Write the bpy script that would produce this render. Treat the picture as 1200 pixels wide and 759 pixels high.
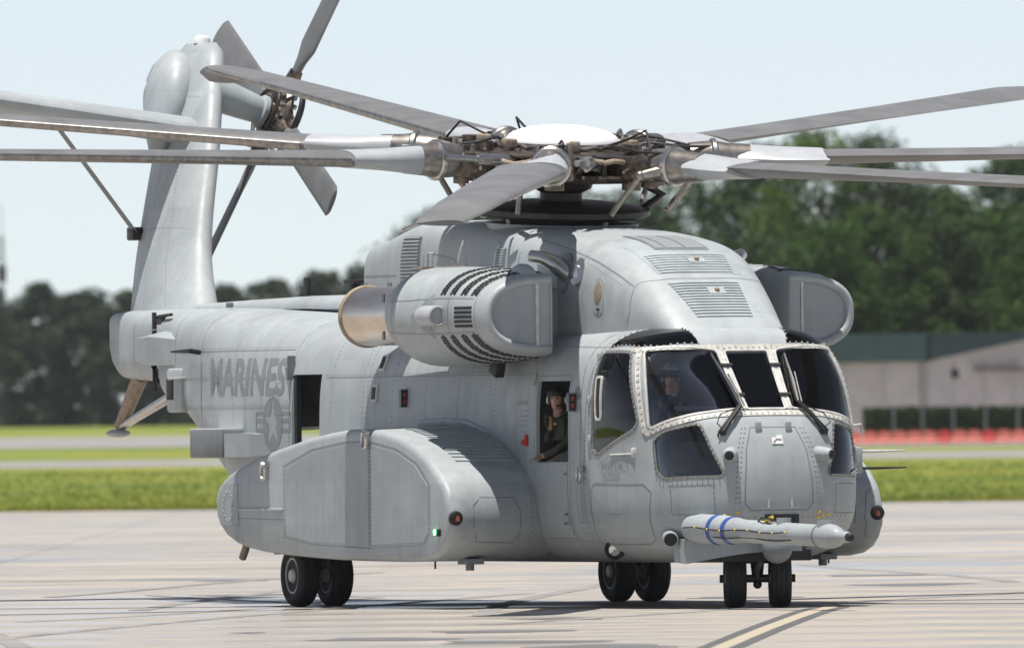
import bpy, bmesh, math, random
import numpy as np
from mathutils import Vector, Matrix
from mathutils.bvhtree import BVHTree
R = math.radians
for o in list(bpy.data.objects): bpy.data.objects.remove(o)
scn = bpy.context.scene
COL = scn.collection
random.seed(7)

# ------------------------------------------------------------------ camera
CAM = Vector((203.913, -82.580, 2.15))
LOOK = Vector((-0.92611094, 0.37722037, 0.00482899)).normalized()
UPV = Vector((0.00865954, 0.00845939, 0.99992672))
cd = bpy.data.cameras.new('camera'); cam = bpy.data.objects.new('camera', cd); COL.objects.link(cam)
zax = -LOOK; xax = UPV.cross(zax).normalized(); yax = zax.cross(xax)
cam.matrix_world = Matrix((xax.to_4d(), yax.to_4d(), zax.to_4d(), (0, 0, 0, 1))).transposed()
cam.location = CAM
cd.sensor_width = 36; cd.lens = 672.42; cd.clip_start = 1; cd.clip_end = 20000
cd.dof.use_dof = True; cd.dof.focus_distance = 212; cd.dof.aperture_fstop = 5.8
scn.camera = cam

# ------------------------------------------------------------------ world, sun, exposure
SUN_EL, SUN_AZ = R(81), R(-62)          # azimuth from +X towards -Y
sd = Vector((math.cos(SUN_EL)*math.cos(SUN_AZ), math.cos(SUN_EL)*math.sin(SUN_AZ), math.sin(SUN_EL)))
w = bpy.data.worlds.new('World'); scn.world = w; w.use_nodes = True
nt = w.node_tree; bg = nt.nodes['Background']
sky = nt.nodes.new('ShaderNodeTexSky'); sky.sky_type = 'NISHITA'; sky.sun_disc = False
sky.sun_elevation = SUN_EL; sky.sun_rotation = math.atan2(sd.x, sd.y)
sky.air_density = 0.5; sky.dust_density = 0.0; sky.ozone_density = 2.5
hs_ = nt.nodes.new('ShaderNodeHueSaturation'); hs_.inputs['Saturation'].default_value = .50; hs_.inputs['Value'].default_value = 1.0
nt.links.new(sky.outputs[0], hs_.inputs['Color']); nt.links.new(hs_.outputs[0], bg.inputs[0]); bg.inputs[1].default_value = 0.10
sl = bpy.data.lights.new('sun', 'SUN'); sun = bpy.data.objects.new('sun', sl); COL.objects.link(sun)
sl.energy = 5.0; sl.angle = R(0.53); sl.color = (1, 0.955, 0.89)
sun.rotation_euler = sd.to_track_quat('Z', 'Y').to_euler()
scn.view_settings.view_transform = 'Standard'; scn.view_settings.look = 'None'
scn.view_settings.gamma = 1; scn.view_settings.use_curve_mapping = False
scn.view_settings.exposure = 0.3
scn.render.engine = 'CYCLES'

# ------------------------------------------------------------------ helpers
def tag(o, label=None, cat=None, group=None, kind=None):
    if label: o['label'] = label
    if cat: o['category'] = cat
    if group: o['group'] = group
    if kind: o['kind'] = kind
    return o

def empty(name, loc=(0, 0, 0)):
    o = bpy.data.objects.new(name, None); COL.objects.link(o); o.location = loc; o.empty_display_size = .3
    return o

def link(name, me, mat=None, parent=None, ang=35, kind=None):
    o = bpy.data.objects.new(name, me); COL.objects.link(o)
    if mat is not None:
        me.materials.clear(); me.materials.append(mat)
    if ang:
        me.polygons.foreach_set('use_smooth', [True]*len(me.polygons)); me.set_sharp_from_angle(angle=R(ang))
    if parent: o.parent = parent
    if kind: o['kind'] = kind
    return o

class MB:
    def __init__(s): s.v = []; s.f = []
    def add(s, vs, fs):
        b = len(s.v); s.v += [tuple(v) for v in vs]; s.f += [tuple(i+b for i in f) for f in fs]; return s
    def box(s, c, size, rot=None, bev=0):
        c = Vector(c); h = Vector(size)/2; M = rot or Matrix.Identity(3)
        if bev:
            bm = bmesh.new(); bmesh.ops.create_cube(bm, size=1)
            for v in bm.verts: v.co = Vector((v.co.x*size[0], v.co.y*size[1], v.co.z*size[2]))
            bmesh.ops.bevel(bm, geom=bm.edges[:], offset=bev, segments=2, affect='EDGES', profile=.5)
            bm.verts.index_update()
            s.add([c+M@v.co for v in bm.verts], [[v.index for v in f.verts] for f in bm.faces]); bm.free(); return s
        vs = [c+M@Vector((x*h.x, y*h.y, z*h.z)) for x in (-1, 1) for y in (-1, 1) for z in (-1, 1)]
        return s.add(vs, [(0,1,3,2),(4,6,7,5),(0,4,5,1),(2,3,7,6),(0,2,6,4),(1,5,7,3)])
    def cyl(s, a, b, r0, r1=None, n=16, caps=True):
        return s.tube([a, b], [r0, r0 if r1 is None else r1], n, caps)
    def tube(s, path, rad, n=10, caps=True):
        path = [Vector(p) for p in path]
        if not hasattr(rad, '__len__'): rad = [rad]*len(path)
        rings = []; up = None
        for i, p in enumerate(path):
            t = (path[min(i+1, len(path)-1)]-path[max(i-1, 0)]).normalized()
            if up is None: up = Vector((0, 0, 1)) if abs(t.z) < .9 else Vector((1, 0, 0))
            e1 = t.cross(up).normalized(); up = e1.cross(t).normalized()
            rings.append([p+(e1*math.cos(2*math.pi*k/n)+up*math.sin(2*math.pi*k/n))*rad[i] for k in range(n)])
        return s.loft(rings, caps)
    def loft(s, rings, caps=True, closed=True):
        n = len(rings[0]); vs = [p for r in rings for p in r]; fs = []
        for i in range(len(rings)-1):
            for k in range(n if closed else n-1):
                k2 = (k+1) % n; fs.append((i*n+k, (i+1)*n+k, (i+1)*n+k2, i*n+k2))
        if caps:
            fs.append(tuple(range(n))); fs.append(tuple((len(rings)-1)*n+k for k in reversed(range(n))))
        return s.add(vs, fs)
    def lathe(s, prof, o, axis, n=32):
        # prof: list of (distance along axis, radius)
        o = Vector(o); a = Vector(axis).normalized(); e1 = a.orthogonal().normalized(); e2 = a.cross(e1)
        rings = [[o+a*d+(e1*math.cos(2*math.pi*k/n)+e2*math.sin(2*math.pi*k/n))*max(r, 1e-4) for k in range(n)] for d, r in prof]
        return s.loft(rings, True)
    def ball(s, c, r, M=None, n=16, m=10):
        if not hasattr(r, '__len__'): r = (r, r, r)
        c = Vector(c); M = M or Matrix.Identity(3); rings = []
        for i in range(m+1):
            t = -math.pi/2+math.pi*i/m; cr = max(math.cos(t), 1e-3)
            rings.append([c+M@Vector((r[0]*cr*math.cos(2*math.pi*k/n), r[1]*cr*math.sin(2*math.pi*k/n), r[2]*math.sin(t))) for k in range(n)])
        return s.loft(rings, True)
    def mesh(s, name='m', recalc=True):
        me = bpy.data.meshes.new(name); me.from_pydata(s.v, [], s.f); me.update()
        if recalc:
            bm = bmesh.new(); bm.from_mesh(me); bmesh.ops.recalc_face_normals(bm, faces=bm.faces[:]); bm.to_mesh(me); bm.free()
        return me
    def build(s, name, mat, parent=None, ang=35, kind=None):
        return link(name, s.mesh(name), mat, parent, ang, kind)

def mirror_mesh(me, name=None):
    m2 = me.copy(); bm = bmesh.new(); bm.from_mesh(m2)
    for v in bm.verts: v.co.y = -v.co.y
    bmesh.ops.reverse_faces(bm, faces=bm.faces[:]); bm.to_mesh(m2); bm.free()
    return m2

def mirror_tree(o, parent):
    c = o.copy(); COL.objects.link(c); c.parent = parent
    if o.data: c.data = mirror_mesh(o.data)
    for ch in list(o.children): mirror_tree(ch, c)
    return c

def boolean(me, cut, op='DIFFERENCE'):
    a = bpy.data.objects.new('tmp_a', me); b = bpy.data.objects.new('tmp_b', cut)
    COL.objects.link(a); COL.objects.link(b)
    m = a.modifiers.new('b', 'BOOLEAN'); m.operation = op; m.object = b; m.solver = 'EXACT'; m.use_self = False
    dg = bpy.context.evaluated_depsgraph_get(); r = bpy.data.meshes.new_from_object(a.evaluated_get(dg))
    bpy.data.objects.remove(a); bpy.data.objects.remove(b)
    return r

def shell(me, t):
    a = bpy.data.objects.new('tmp_s', me); COL.objects.link(a)
    m = a.modifiers.new('s', 'SOLIDIFY'); m.thickness = t; m.offset = -1
    dg = bpy.context.evaluated_depsgraph_get(); r = bpy.data.meshes.new_from_object(a.evaluated_get(dg))
    bpy.data.objects.remove(a)
    return r

def bvh_of(me): return BVHTree.FromPolygons([v.co.copy() for v in me.vertices], [p.vertices[:] for p in me.polygons])

def interp(x, xs, ys): return float(np.interp(x, xs, ys))

def spline(x, xs, ys):
    # smooth (Catmull-Rom like, monotone limited) interpolation
    xs = list(xs); ys = list(ys)
    if x <= xs[0]: return ys[0]
    if x >= xs[-1]: return ys[-1]
    n = len(xs); d = [(ys[i+1]-ys[i])/(xs[i+1]-xs[i]) for i in range(n-1)]
    m = [d[0]]+[(d[i-1]+d[i])/2 if d[i-1]*d[i] > 0 else 0 for i in range(1, n-1)]+[d[-1]]
    i = max(k for k in range(n-1) if xs[k] <= x); h = xs[i+1]-xs[i]; t = (x-xs[i])/h
    return (2*t**3-3*t*t+1)*ys[i]+(t**3-2*t*t+t)*h*m[i]+(-2*t**3+3*t*t)*ys[i+1]+(t**3-t*t)*h*m[i+1]

# ---------------- conforming pieces: an outline laid on a surface
def frame_of(n):
    n = Vector(n).normalized(); up = Vector((0, 0, 1)) if abs(n.z) < .95 else Vector((1, 0, 0))
    e1 = up.cross(n).normalized(); return e1, n.cross(e1), n

def round_poly(p, r, k=5):
    out = []; n = len(p)
    for i in range(n):
        a, b, c = Vector(p[i-1]), Vector(p[i]), Vector(p[(i+1) % n])
        u, v = (a-b), (c-b); rr = min(r, u.length*.45, v.length*.45)
        s, e = b+u.normalized()*rr, b+v.normalized()*rr
        for j in range(k+1):
            t = j/k; out.append((s*(1-t)**2+b*2*t*(1-t)+e*t*t))
    return out

def inset(p, d):
    n = len(p); area = sum(p[i].x*p[(i+1) % n].y-p[(i+1) % n].x*p[i].y for i in range(n)); sg = 1 if area > 0 else -1
    out = []
    for i in range(n):
        a, b, c = p[i-1], p[i], p[(i+1) % n]
        d1, d2 = (b-a).normalized(), (c-b).normalized()
        n1, n2 = Vector((-d1.y, d1.x))*sg, Vector((-d2.y, d2.x))*sg
        m = n1+n2; q = max(m.length_squared/2, .4); out.append(b+m*(d/q))
    return out

class Surf:
    """a surface that outlines can be laid on"""
    def __init__(s, me): s.b = bvh_of(me)
    def hit(s, p, n, far=1.2):
        n = Vector(n).normalized(); l, nn, i, d = s.b.ray_cast(Vector(p)+n*far, -n, far*2.5)
        if l is None:
            l, nn, i, d = s.b.find_nearest(Vector(p))
        if nn.dot(n) < 0: nn = -nn
        return l, nn
    def flat(s, pts, n, r=0):
        e1, e2, n = frame_of(n); c = sum((Vector(p) for p in pts), Vector())/len(pts)
        q = [Vector(((Vector(p)-c).dot(e1), (Vector(p)-c).dot(e2))) for p in pts]
        if r: q = round_poly(q, r)
        return c, e1, e2, n, q
    def lay(s, fr, uv, off):
        c, e1, e2, n, q = fr; l, nn = s.hit(c+e1*uv.x+e2*uv.y, n); return l+nn*off
    def plate(s, mb, pts, n, off=.004, thick=.012, r=0, cell=.08, ins=0):
        fr = s.flat(pts, n, r); q = inset(fr[4], ins) if ins else fr[4]
        bm = bmesh.new(); vs = [bm.verts.new((p.x, p.y, 0)) for p in q]; bm.faces.new(vs)
        for ax in (0, 1):
            lo, hi = min(p[ax] for p in q), max(p[ax] for p in q); k = int((hi-lo)/cell)
            for i in range(1, k+1):
                co = [0, 0, 0]; co[ax] = lo+(hi-lo)*i/(k+1); no = [0, 0, 0]; no[ax] = 1
                bmesh.ops.bisect_plane(bm, geom=bm.verts[:]+bm.edges[:]+bm.faces[:], plane_co=co, plane_no=no)
        bm.verts.index_update(); top = [s.lay(fr, v.co.xy, off) for v in bm.verts]; nv = len(top)
        bot = [p-fr[3]*thick for p in top]; fs = [[v.index for v in f.verts] for f in bm.faces]
        al = fs+[[i+nv for i in reversed(f)] for f in fs]
        al += [[e.verts[0].index, e.verts[1].index, e.verts[1].index+nv, e.verts[0].index+nv] for e in bm.edges if len(e.link_faces) == 1]
        bm.free(); mb.add(top+bot, al); return mb
    def ring(s, mb, pts, n, width, off=.01, thick=.02, r=0, cell=.08, outside=False):
        fr = s.flat(pts, n, r); q = fr[4]; 
        if outside: q = inset(q, -width)
        o = []
        for i in range(len(q)):
            a, b = q[i], q[(i+1) % len(q)]; k = max(1, int((b-a).length/cell))
            o += [a.lerp(b, j/k) for j in range(k)]
        i_ = inset(o, width); N = len(o)
        A = [s.lay(fr, p, off) for p in o]; B = [s.lay(fr, p, off) for p in i_]
        t = fr[3]*thick
        return mb.loft([A, B, [p-t for p in B], [p-t for p in A], A], caps=False)
    def line(s, mb, pts, n, width=.012, off=.0025, cell=.06, closed=False):
        """a thin flush ribbon along a path"""
        pts = [Vector(p) for p in pts]+([Vector(pts[0])] if closed else []); path = []
        for a, b in zip(pts[:-1], pts[1:]):
            k = max(1, int((b-a).length/cell)); path += [a.lerp(b, j/k) for j in range(k)]
        path.append(pts[-1]); L = [s.hit(p, n) for p in path]; rows = []
        for i, (p, nn) in enumerate(L):
            t = (L[min(i+1, len(L)-1)][0]-L[max(i-1, 0)][0]); sd_ = t.cross(nn).normalized()*width/2
            rows.append([p+sd_+nn*off, p-sd_+nn*off])
        return mb.loft(rows, caps=False, closed=False)
    def dots(s, mb, pts, n, step=.07, rad=.0115, h=.004, closed=False, k=6, box=None):
        pts = [Vector(p) for p in pts]+([Vector(pts[0])] if closed else [])
        tot = sum((b-a).length for a, b in zip(pts[:-1], pts[1:])); m = max(1, int(tot/step)); acc = 0; j = 0
        for a, b in zip(pts[:-1], pts[1:]):
            L = (b-a).length
            while j <= m and j*tot/m <= acc+L+1e-6:
                p = a.lerp(b, (j*tot/m-acc)/max(L, 1e-6)); l, nn = s.hit(p, n)
                e1 = nn.orthogonal().normalized(); e2 = nn.cross(e1)
                if box:
                    t = (b-a).normalized(); t = (t-nn*t.dot(nn)).normalized(); M = Matrix((t, nn.cross(t), nn)).transposed()
                    mb.box(l+nn*(h/2), (box[0], box[1], h), M)
                else:
                    r0 = [l+(e1*math.cos(2*math.pi*i/k)+e2*math.sin(2*math.pi*i/k))*rad for i in range(k)]
                    r1 = [l+nn*h+(p_-l)*.55 for p_ in r0]
                    mb.add(r0+r1, [(i, (i+1) % k, k+(i+1) % k, k+i) for i in range(k)]+[tuple(range(k, 2*k))])
                j += 1
            acc += L
        return mb

def prism(mb, pts, n, d0=.6, d1=.6):
    n = Vector(n).normalized(); P = [Vector(p) for p in pts]
    return mb.loft([[p+n*d1 for p in P], [p-n*d0 for p in P]], True)

# ------------------------------------------------------------------ materials
def mat(name, col, rough=.5, metal=0, var=0, scale=3, bump=0, bscale=40, spec=.5, emit=None, col2=None, stretch=None, detail=4, coat=0):
    m = bpy.data.materials.new(name); m.use_nodes = True; n = m.node_tree; b = n.nodes['Principled BSDF']
    b.inputs['Base Color'].default_value = (*col, 1); b.inputs['Roughness'].default_value = rough
    b.inputs['Metallic'].default_value = metal; b.inputs['Specular IOR Level'].default_value = spec
    if coat: b.inputs['Coat Weight'].default_value = coat
    if emit: b.inputs['Emission Color'].default_value = (*emit[0], 1); b.inputs['Emission Strength'].default_value = emit[1]
    if var or bump:
        tc = n.nodes.new('ShaderNodeTexCoord'); mp = n.nodes.new('ShaderNodeMapping'); n.links.new(tc.outputs['Object'], mp.inputs[0])
        if stretch: mp.inputs['Scale'].default_value = stretch
    if var:
        t = n.nodes.new('ShaderNodeTexNoise'); t.inputs['Scale'].default_value = scale; t.inputs['Detail'].default_value = detail
        t.inputs['Roughness'].default_value = .62
        n.links.new(mp.outputs[0], t.inputs[0]); r = n.nodes.new('ShaderNodeValToRGB')
        r.color_ramp.elements[0].position = .3; r.color_ramp.elements[1].position = .7
        c2 = col2 or tuple(min(1, c*(1+var)) for c in col); c1 = col if col2 else tuple(c*(1-var) for c in col)
        r.color_ramp.elements[0].color = (*c1, 1); r.color_ramp.elements[1].color = (*c2, 1)
        n.links.new(t.outputs[0], r.inputs[0]); n.links.new(r.outputs[0], b.inputs['Base Color'])
    if bump:
        t2 = n.nodes.new('ShaderNodeTexNoise'); t2.inputs['Scale'].default_value = bscale; n.links.new(mp.outputs[0], t2.inputs[0])
        bp = n.nodes.new('ShaderNodeBump'); bp.inputs['Strength'].default_value = bump; bp.inputs['Distance'].default_value = .02
        n.links.new(t2.outputs[0], bp.inputs['Height']); n.links.new(bp.outputs[0], b.inputs['Normal'])
    return m

def paint(name, col, dirt=.20, rough=.45):
    """weathered aircraft paint: broad tone changes, faint vertical run streaks, fine specks, gentle skin oil-canning"""
    m = bpy.data.materials.new(name); m.use_nodes = True; n = m.node_tree; b = n.nodes['Principled BSDF']; N = n.nodes.new; Lk = n.links.new
    tc = N('ShaderNodeTexCoord')
    def noise(sc, stretch, detail=5):
        mp = N('ShaderNodeMapping'); mp.inputs['Scale'].default_value = stretch; Lk(tc.outputs['Object'], mp.inputs[0])
        t = N('ShaderNodeTexNoise'); t.inputs['Scale'].default_value = sc; t.inputs['Detail'].default_value = detail; t.inputs['Roughness'].default_value = .65
        Lk(mp.outputs[0], t.inputs[0]); return t.outputs[0]
    def rng(src, a, b_, lo, hi):
        r = N('ShaderNodeMapRange'); r.inputs[1].default_value = a; r.inputs[2].default_value = b_; r.inputs[3].default_value = lo; r.inputs[4].default_value = hi
        Lk(src, r.inputs[0]); return r.outputs[0]
    def mul(a, b_):
        q = N('ShaderNodeMath'); q.operation = 'MULTIPLY'; Lk(a, q.inputs[0]); Lk(b_, q.inputs[1]); return q.outputs[0]
    f = mul(mul(rng(noise(.9, (1, 1, 1)), .3, .7, 1-dirt*.5, 1+dirt*.35), rng(noise(2.2, (3, 3, .35)), .35, .7, 1+dirt*.2, 1-dirt*.45)),
            rng(noise(26, (1, 1, 1), 2), .62, .8, 1, 1-dirt*.8))
    sp_ = N('ShaderNodeSeparateXYZ'); Lk(tc.outputs['Object'], sp_.inputs[0]); cb = N('ShaderNodeCombineXYZ'); Lk(sp_.outputs[0], cb.inputs[0]); Lk(sp_.outputs[2], cb.inputs[1])
    br = N('ShaderNodeTexBrick'); br.inputs['Color1'].default_value = (.5, .5, .5, 1); br.inputs['Color2'].default_value = (1, 1, 1, 1); br.inputs['Mortar'].default_value = (.6, .6, .6, 1); br.inputs['Mortar Size'].default_value = .004
    br.inputs['Scale'].default_value = 1; br.inputs['Brick Width'].default_value = .86; br.inputs['Row Height'].default_value = .47; br.offset = .37; Lk(cb.outputs[0], br.inputs[0])
    bw = N('ShaderNodeRGBToBW'); Lk(br.outputs[0], bw.inputs[0]); f = mul(f, rng(bw.outputs[0], .5, 1, 1-dirt*.42, 1+dirt*.16))
    vo = N('ShaderNodeTexVoronoi'); vo.inputs['Scale'].default_value = 1.15; Lk(tc.outputs['Object'], vo.inputs[0]); vs_ = N('ShaderNodeSeparateXYZ'); Lk(vo.outputs['Color'], vs_.inputs[0])
    f = mul(f, rng(vs_.outputs[0], .78, .80, 1, 1-dirt*.28))
    mx = N('ShaderNodeVectorMath'); mx.operation = 'SCALE'; mx.inputs[0].default_value = col; Lk(f, mx.inputs[3])
    Lk(mx.outputs[0], b.inputs['Base Color'])
    Lk(rng(noise(5, (1, 1, 1)), .3, .7, rough-.08, rough+.12), b.inputs['Roughness'])
    bp = N('ShaderNodeBump'); bp.inputs['Strength'].default_value = .30; bp.inputs['Distance'].default_value = .03
    Lk(noise(2.6, (1, 1, 1), 1), bp.inputs['Height']); Lk(bp.outputs[0], b.inputs['Normal'])
    b.inputs['Specular IOR Level'].default_value = .4
    return m

def glass_mat(name, tint, gl=.9):
    m = bpy.data.materials.new(name); m.use_nodes = True; n = m.node_tree; n.nodes.clear(); N = n.nodes.new
    out = N('ShaderNodeOutputMaterial'); tr = N('ShaderNodeBsdfTransparent'); tr.inputs[0].default_value = (*tint, 1)
    g = N('ShaderNodeBsdfGlossy'); g.inputs['Roughness'].default_value = .03; g.inputs[0].default_value = (gl, gl, gl, 1)
    fr = N('ShaderNodeFresnel'); fr.inputs[0].default_value = 1.5; mx = N('ShaderNodeMixShader')
    n.links.new(fr.outputs[0], mx.inputs[0]); n.links.new(tr.outputs[0], mx.inputs[1]); n.links.new(g.outputs[0], mx.inputs[2]); n.links.new(mx.outputs[0], out.inputs[0])
    return m

M = {}
M['grey'] = paint('aircraft_grey', (.375, .408, .422))
M['grey2'] = paint('aircraft_grey_panel', (.34, .38, .398))
M['darkgrey'] = paint('aircraft_dark_grey', (.19, .205, .22), .2)
M['frame'] = mat('window_strap', (.55, .55, .52), .5, var=.22, scale=9)
M['white'] = mat('white_paint', (.80, .80, .80), .35, var=.05)
M['seam'] = mat('sealant_seam', (.20, .215, .23), .6)
M['black'] = mat('black_matt', (.012, .012, .013), .6)
M['rubber'] = mat('rubber', (.014, .014, .015), .75, var=.3, scale=12)
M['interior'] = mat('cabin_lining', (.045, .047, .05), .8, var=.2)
M['cockpit'] = mat('cockpit_lining', (.22, .225, .23), .8, var=.2)
M['glass'] = glass_mat('tinted_glass', (.97, .975, .985))
M['glassdark'] = glass_mat('brow_glass', (.10, .115, .15))
M['steel'] = mat('bare_steel', (.55, .53, .50), .28, 1, var=.15, scale=12)
M['nozzle'] = mat('heated_nozzle', (.74, .70, .66), .28, 1, var=.4, scale=2.0, col2=(.58, .45, .33), stretch=(.6, 1, 2.2))
M['bronze'] = mat('hub_metal', (.16, .13, .11), .36, .85, var=.6, scale=18)
M['titan'] = mat('titanium', (.33, .30, .27), .35, .9, var=.35, scale=10)
M['darkmetal'] = mat('dark_metal', (.05, .047, .045), .45, .5, var=.4, scale=9)
M['blade'] = mat('blade_skin', (.15, .152, .156), .5, var=.2, scale=2)
M['cuff'] = mat('blade_cuff_paint', (.40, .42, .44), .4, var=.1, scale=4)
M['mark'] = mat('low_visibility_paint', (.21, .235, .25), .55, var=.12, scale=12)
M['markdim'] = mat('stencil_paint', (.27, .295, .315), .55)
M['yellow'] = mat('yellow_paint', (.70, .52, .06), .5)
M['red'] = mat('red_paint', (.45, .02, .02), .45)
M['blue'] = mat('blue_band', (.03, .08, .30), .45)
M['tan'] = mat('worn_primer', (.30, .24, .18), .6, var=.3, scale=14)
M['lamp'] = mat('lamp_glass', (.75, .75, .72), .1, .6)
M['green_on'] = mat('green_light', (.1, .8, .3), .3, emit=((.15, 1, .35), 5))
M['red_on'] = mat('red_light', (.8, .15, .05), .3, emit=((1, .22, .05), 5))
M['lens'] = mat('amber_lens', (.30, .06, .03), .2)

# ================================================================== HELICOPTER (X forward, Y port, Z up)
heli = empty('helicopter')
tag(heli, 'large grey military transport helicopter with MARINES lettering taxiing on the apron', 'helicopter')

# ---------------- fuselage skin
NPH = 46
PH = [-math.pi/2+math.pi*i/NPH for i in range(NPH+1)]
ST = [(-7.75,.90,2.33,3.47,2.95),(-7.3,.95,2.25,3.47,2.9),(-6.3,1.10,1.95,3.46,2.7),(-4.9,1.28,1.36,3.42,2.3),(-3.6,1.40,.80,3.38,1.9),(-2.6,1.45,.55,3.34,1.75),
      (-1,1.47,.5,3.28,1.7),(2,1.47,.5,3.18,1.7),(4.5,1.47,.5,3.14,1.7),(6.6,1.45,.5,3.13,1.7)]
def station(X):
    xs = [s[0] for s in ST]; return [spline(X, xs, [s[k] for s in ST]) for k in (1, 2, 3, 4)]
NU, NL = 4.2, 4.4
def section(hw, zb, zt, zm):
    out = []
    for p in PH:
        s = math.sin(p); h = (zt-zm) if s > 0 else (zm-zb); n = NU if s > 0 else NL
        out.append((hw*max(0, 1-abs(s)**n)**(1/n), zm+h*s))
    return out
XS = 6.6
FZ = [.50, .54, .62, .75, .95, 1.2, 1.45, 1.7, 1.95, 2.1, 2.2, 2.5, 2.86, 2.94, 3.02, 3.08, 3.115, 3.13]
FX = [7.9, 8.3, 8.55, 8.75, 8.92, 8.98, 8.97, 8.92, 8.82, 8.72, 8.62, 8.34, 8.02, 7.97, 7.90, 7.78, 7.5, 6.9]
def NPz(z): return interp(z, [1.9, 2.2, 2.86], [2.75, 3.0, 4.0])
def fuselage_mesh():
    mb = MB(); rings = []
    xs = []
    for a, b in zip(ST[:-1], ST[1:]):
        k = max(2, int((b[0]-a[0])/.3)); xs += [a[0]+(b[0]-a[0])*j/k for j in range(k)]
    xs.append(XS)
    for X in xs:
        sec = section(*station(X))
        rings.append([Vector((X, -y, z)) for y, z in sec]+[Vector((X, y, z)) for y, z in reversed(sec[1:-1])])
    mb.loft(rings, caps=False)
    n = len(rings[0]); mb.f.append(tuple(range(n)))
    sec = section(*station(XS)); T = 48; rows = []
    for y, z in sec:
        L = spline(z, FZ, FX)-XS; NP = NPz(z); row = []
        for k in range(T+1):
            t = math.pi*k/T; c, s = math.cos(t), math.sin(t)
            row.append(Vector((XS+L*abs(s)**(2/NP), -y*(1 if c > 0 else -1)*abs(c)**(2/NP), z)))
        rows.append(row)
    mb.loft(rows, caps=False, closed=False)
    me = mb.mesh('fuselage', False); bm = bmesh.new(); bm.from_mesh(me)
    bmesh.ops.remove_doubles(bm, verts=bm.verts[:], dist=.0008)
    bmesh.ops.dissolve_degenerate(bm, edges=bm.edges[:], dist=.0005)
    bmesh.ops.recalc_face_normals(bm, faces=bm.faces[:]); bm.to_mesh(me); bm.free()
    return me
FUS = fuselage_mesh(); SF = Surf(FUS)

# ---------------- engine cowling (doghouse)
CW = [(-1.02,.93,4.06),(-.95,.98,4.13),(-.5,1.0,4.21),(.4,1.0,4.38),(.8,1.0,4.40),(2.7,1.03,4.33),(4.5,1.05,4.22),(5.34,1.03,4.15),(5.9,.98,4.08),(6.3,.93,3.97),(6.86,.84,3.67),(7.4,.72,3.31),(7.62,.66,3.13),(7.82,.58,2.97)]
def cowl_mesh():
    rings = []
    for i in range(70):
        X = -1.02+(7.82+1.02)*i/69; hw = spline(X, [c[0] for c in CW], [c[1] for c in CW]); zt = spline(X, [c[0] for c in CW], [c[2] for c in CW])
        zb = min(3.0, zt-.1); n = interp(X, [-1, 3, 5.5, 7.8], [9, 7, 4.6, 3.2]); ring = []
        for k in range(33):
            t = math.pi*k/32; c, s = math.cos(t), math.sin(t)
            ring.append(Vector((X, -hw*(1 if c > 0 else -1)*abs(c)**(2/n), zb+(zt-zb)*abs(s)**(2/n))))
        rings.append(ring)
    return MB().loft(rings, True).mesh('cowl')
COWL = cowl_mesh(); SC = Surf(COWL)

# ---------------- engine nacelle (starboard; port is its mirror)
NC = [  # X, cy, cz, outer ry, inner ry, rz, exponent
    (5.84,-1.45,3.285,.80,.02,.445,2.5),(5.6,-1.47,3.285,.825,.05,.475,2.45),(5.2,-1.55,3.285,.79,.17,.51,2.4),(4.7,-1.66,3.285,.70,.32,.54,2.3),(4.1,-1.74,3.28,.62,.45,.56,2.2),
    (3.6,-1.77,3.28,.58,.5,.56,2.1),(3.3,-1.78,3.29,.56,.5,.545,2.1),(3.05,-1.80,3.30,.50,.46,.49,2.05),(2.85,-1.82,3.305,.42,.42,.42,2),(2.72,-1.83,3.31,.35,.36,.36,2)]
def nac_ring(X, g=0, k=48):
    P = [spline(-X, [-c[0] for c in NC], [c[j] for c in NC]) for j in range(1, 7)]
    cy, cz, ro, ri, rz, n = P; out = []
    for i in range(k):
        t = 2*math.pi*i/k; c, s = math.cos(t), math.sin(t)
        y = (-(ro+g)*abs(c)**(2/n)) if c > 0 else (ri+g*.3)*abs(c)**(2/max(n, 2.01))
        out.append(Vector((X, cy+y, cz+(rz+g)*(1 if s > 0 else -1)*abs(s)**(2/n))))
    return out
NAC = MB().loft([nac_ring(5.84+(2.72-5.84)*i/40) for i in range(41)], True).mesh('nacelle'); SN = Surf(NAC)

# ---------------- sponson (starboard)
SP = [(-1.46,1.20),(-1.43,1.06),(-1.35,.93),(-1.14,.81),(-0.845,.725),(-0.484,.67),(-0.088,.635),(0.56,.60),(1.4,.57),(2.3,.545),(3.3,.535),(4.25,.53),(4.9,.535),(5.25,.565),(5.48,.63),(5.63,.73),(5.72,.88),(5.74,1.05),(5.69,1.22),(5.6,1.36),(5.4,1.51),(5.1,1.67),
      (4.7,1.82),(4.25,1.93),(3.75,2.0),(3.17,2.03),(2.6,2.02),(1.99,1.98),(1.4,1.925),(0.93,1.865),(0.4,1.795),(-0.088,1.725),(-0.422,1.67),(-0.827,1.58),(-1.06,1.52),(-1.25,1.445),(-1.38,1.36),(-1.44,1.28)]
def sponson_mesh():
    q = [Vector(p) for p in SP]; rings = []
    for y, ins in ((-1.2, 0), (-1.6, 0), (-2.0, 0), (-2.4, 0), (-2.57, 0), (-2.605, .008), (-2.63, .026), (-2.645, .05), (-2.652, .08)):
        p = inset(q, ins) if ins else q; s = min(1, max(0, (2.5+y)/1.1))
        rings.append([Vector((a.x-s*.33*max(0, (a.x-3)/2.7), y, a.y+.03*s*(1 if a.y > 1.2 else 0))) for a in p])
    return MB().loft(rings, True).mesh('sponson')
SPON = sponson_mesh(); SS = Surf(SPON)
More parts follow.
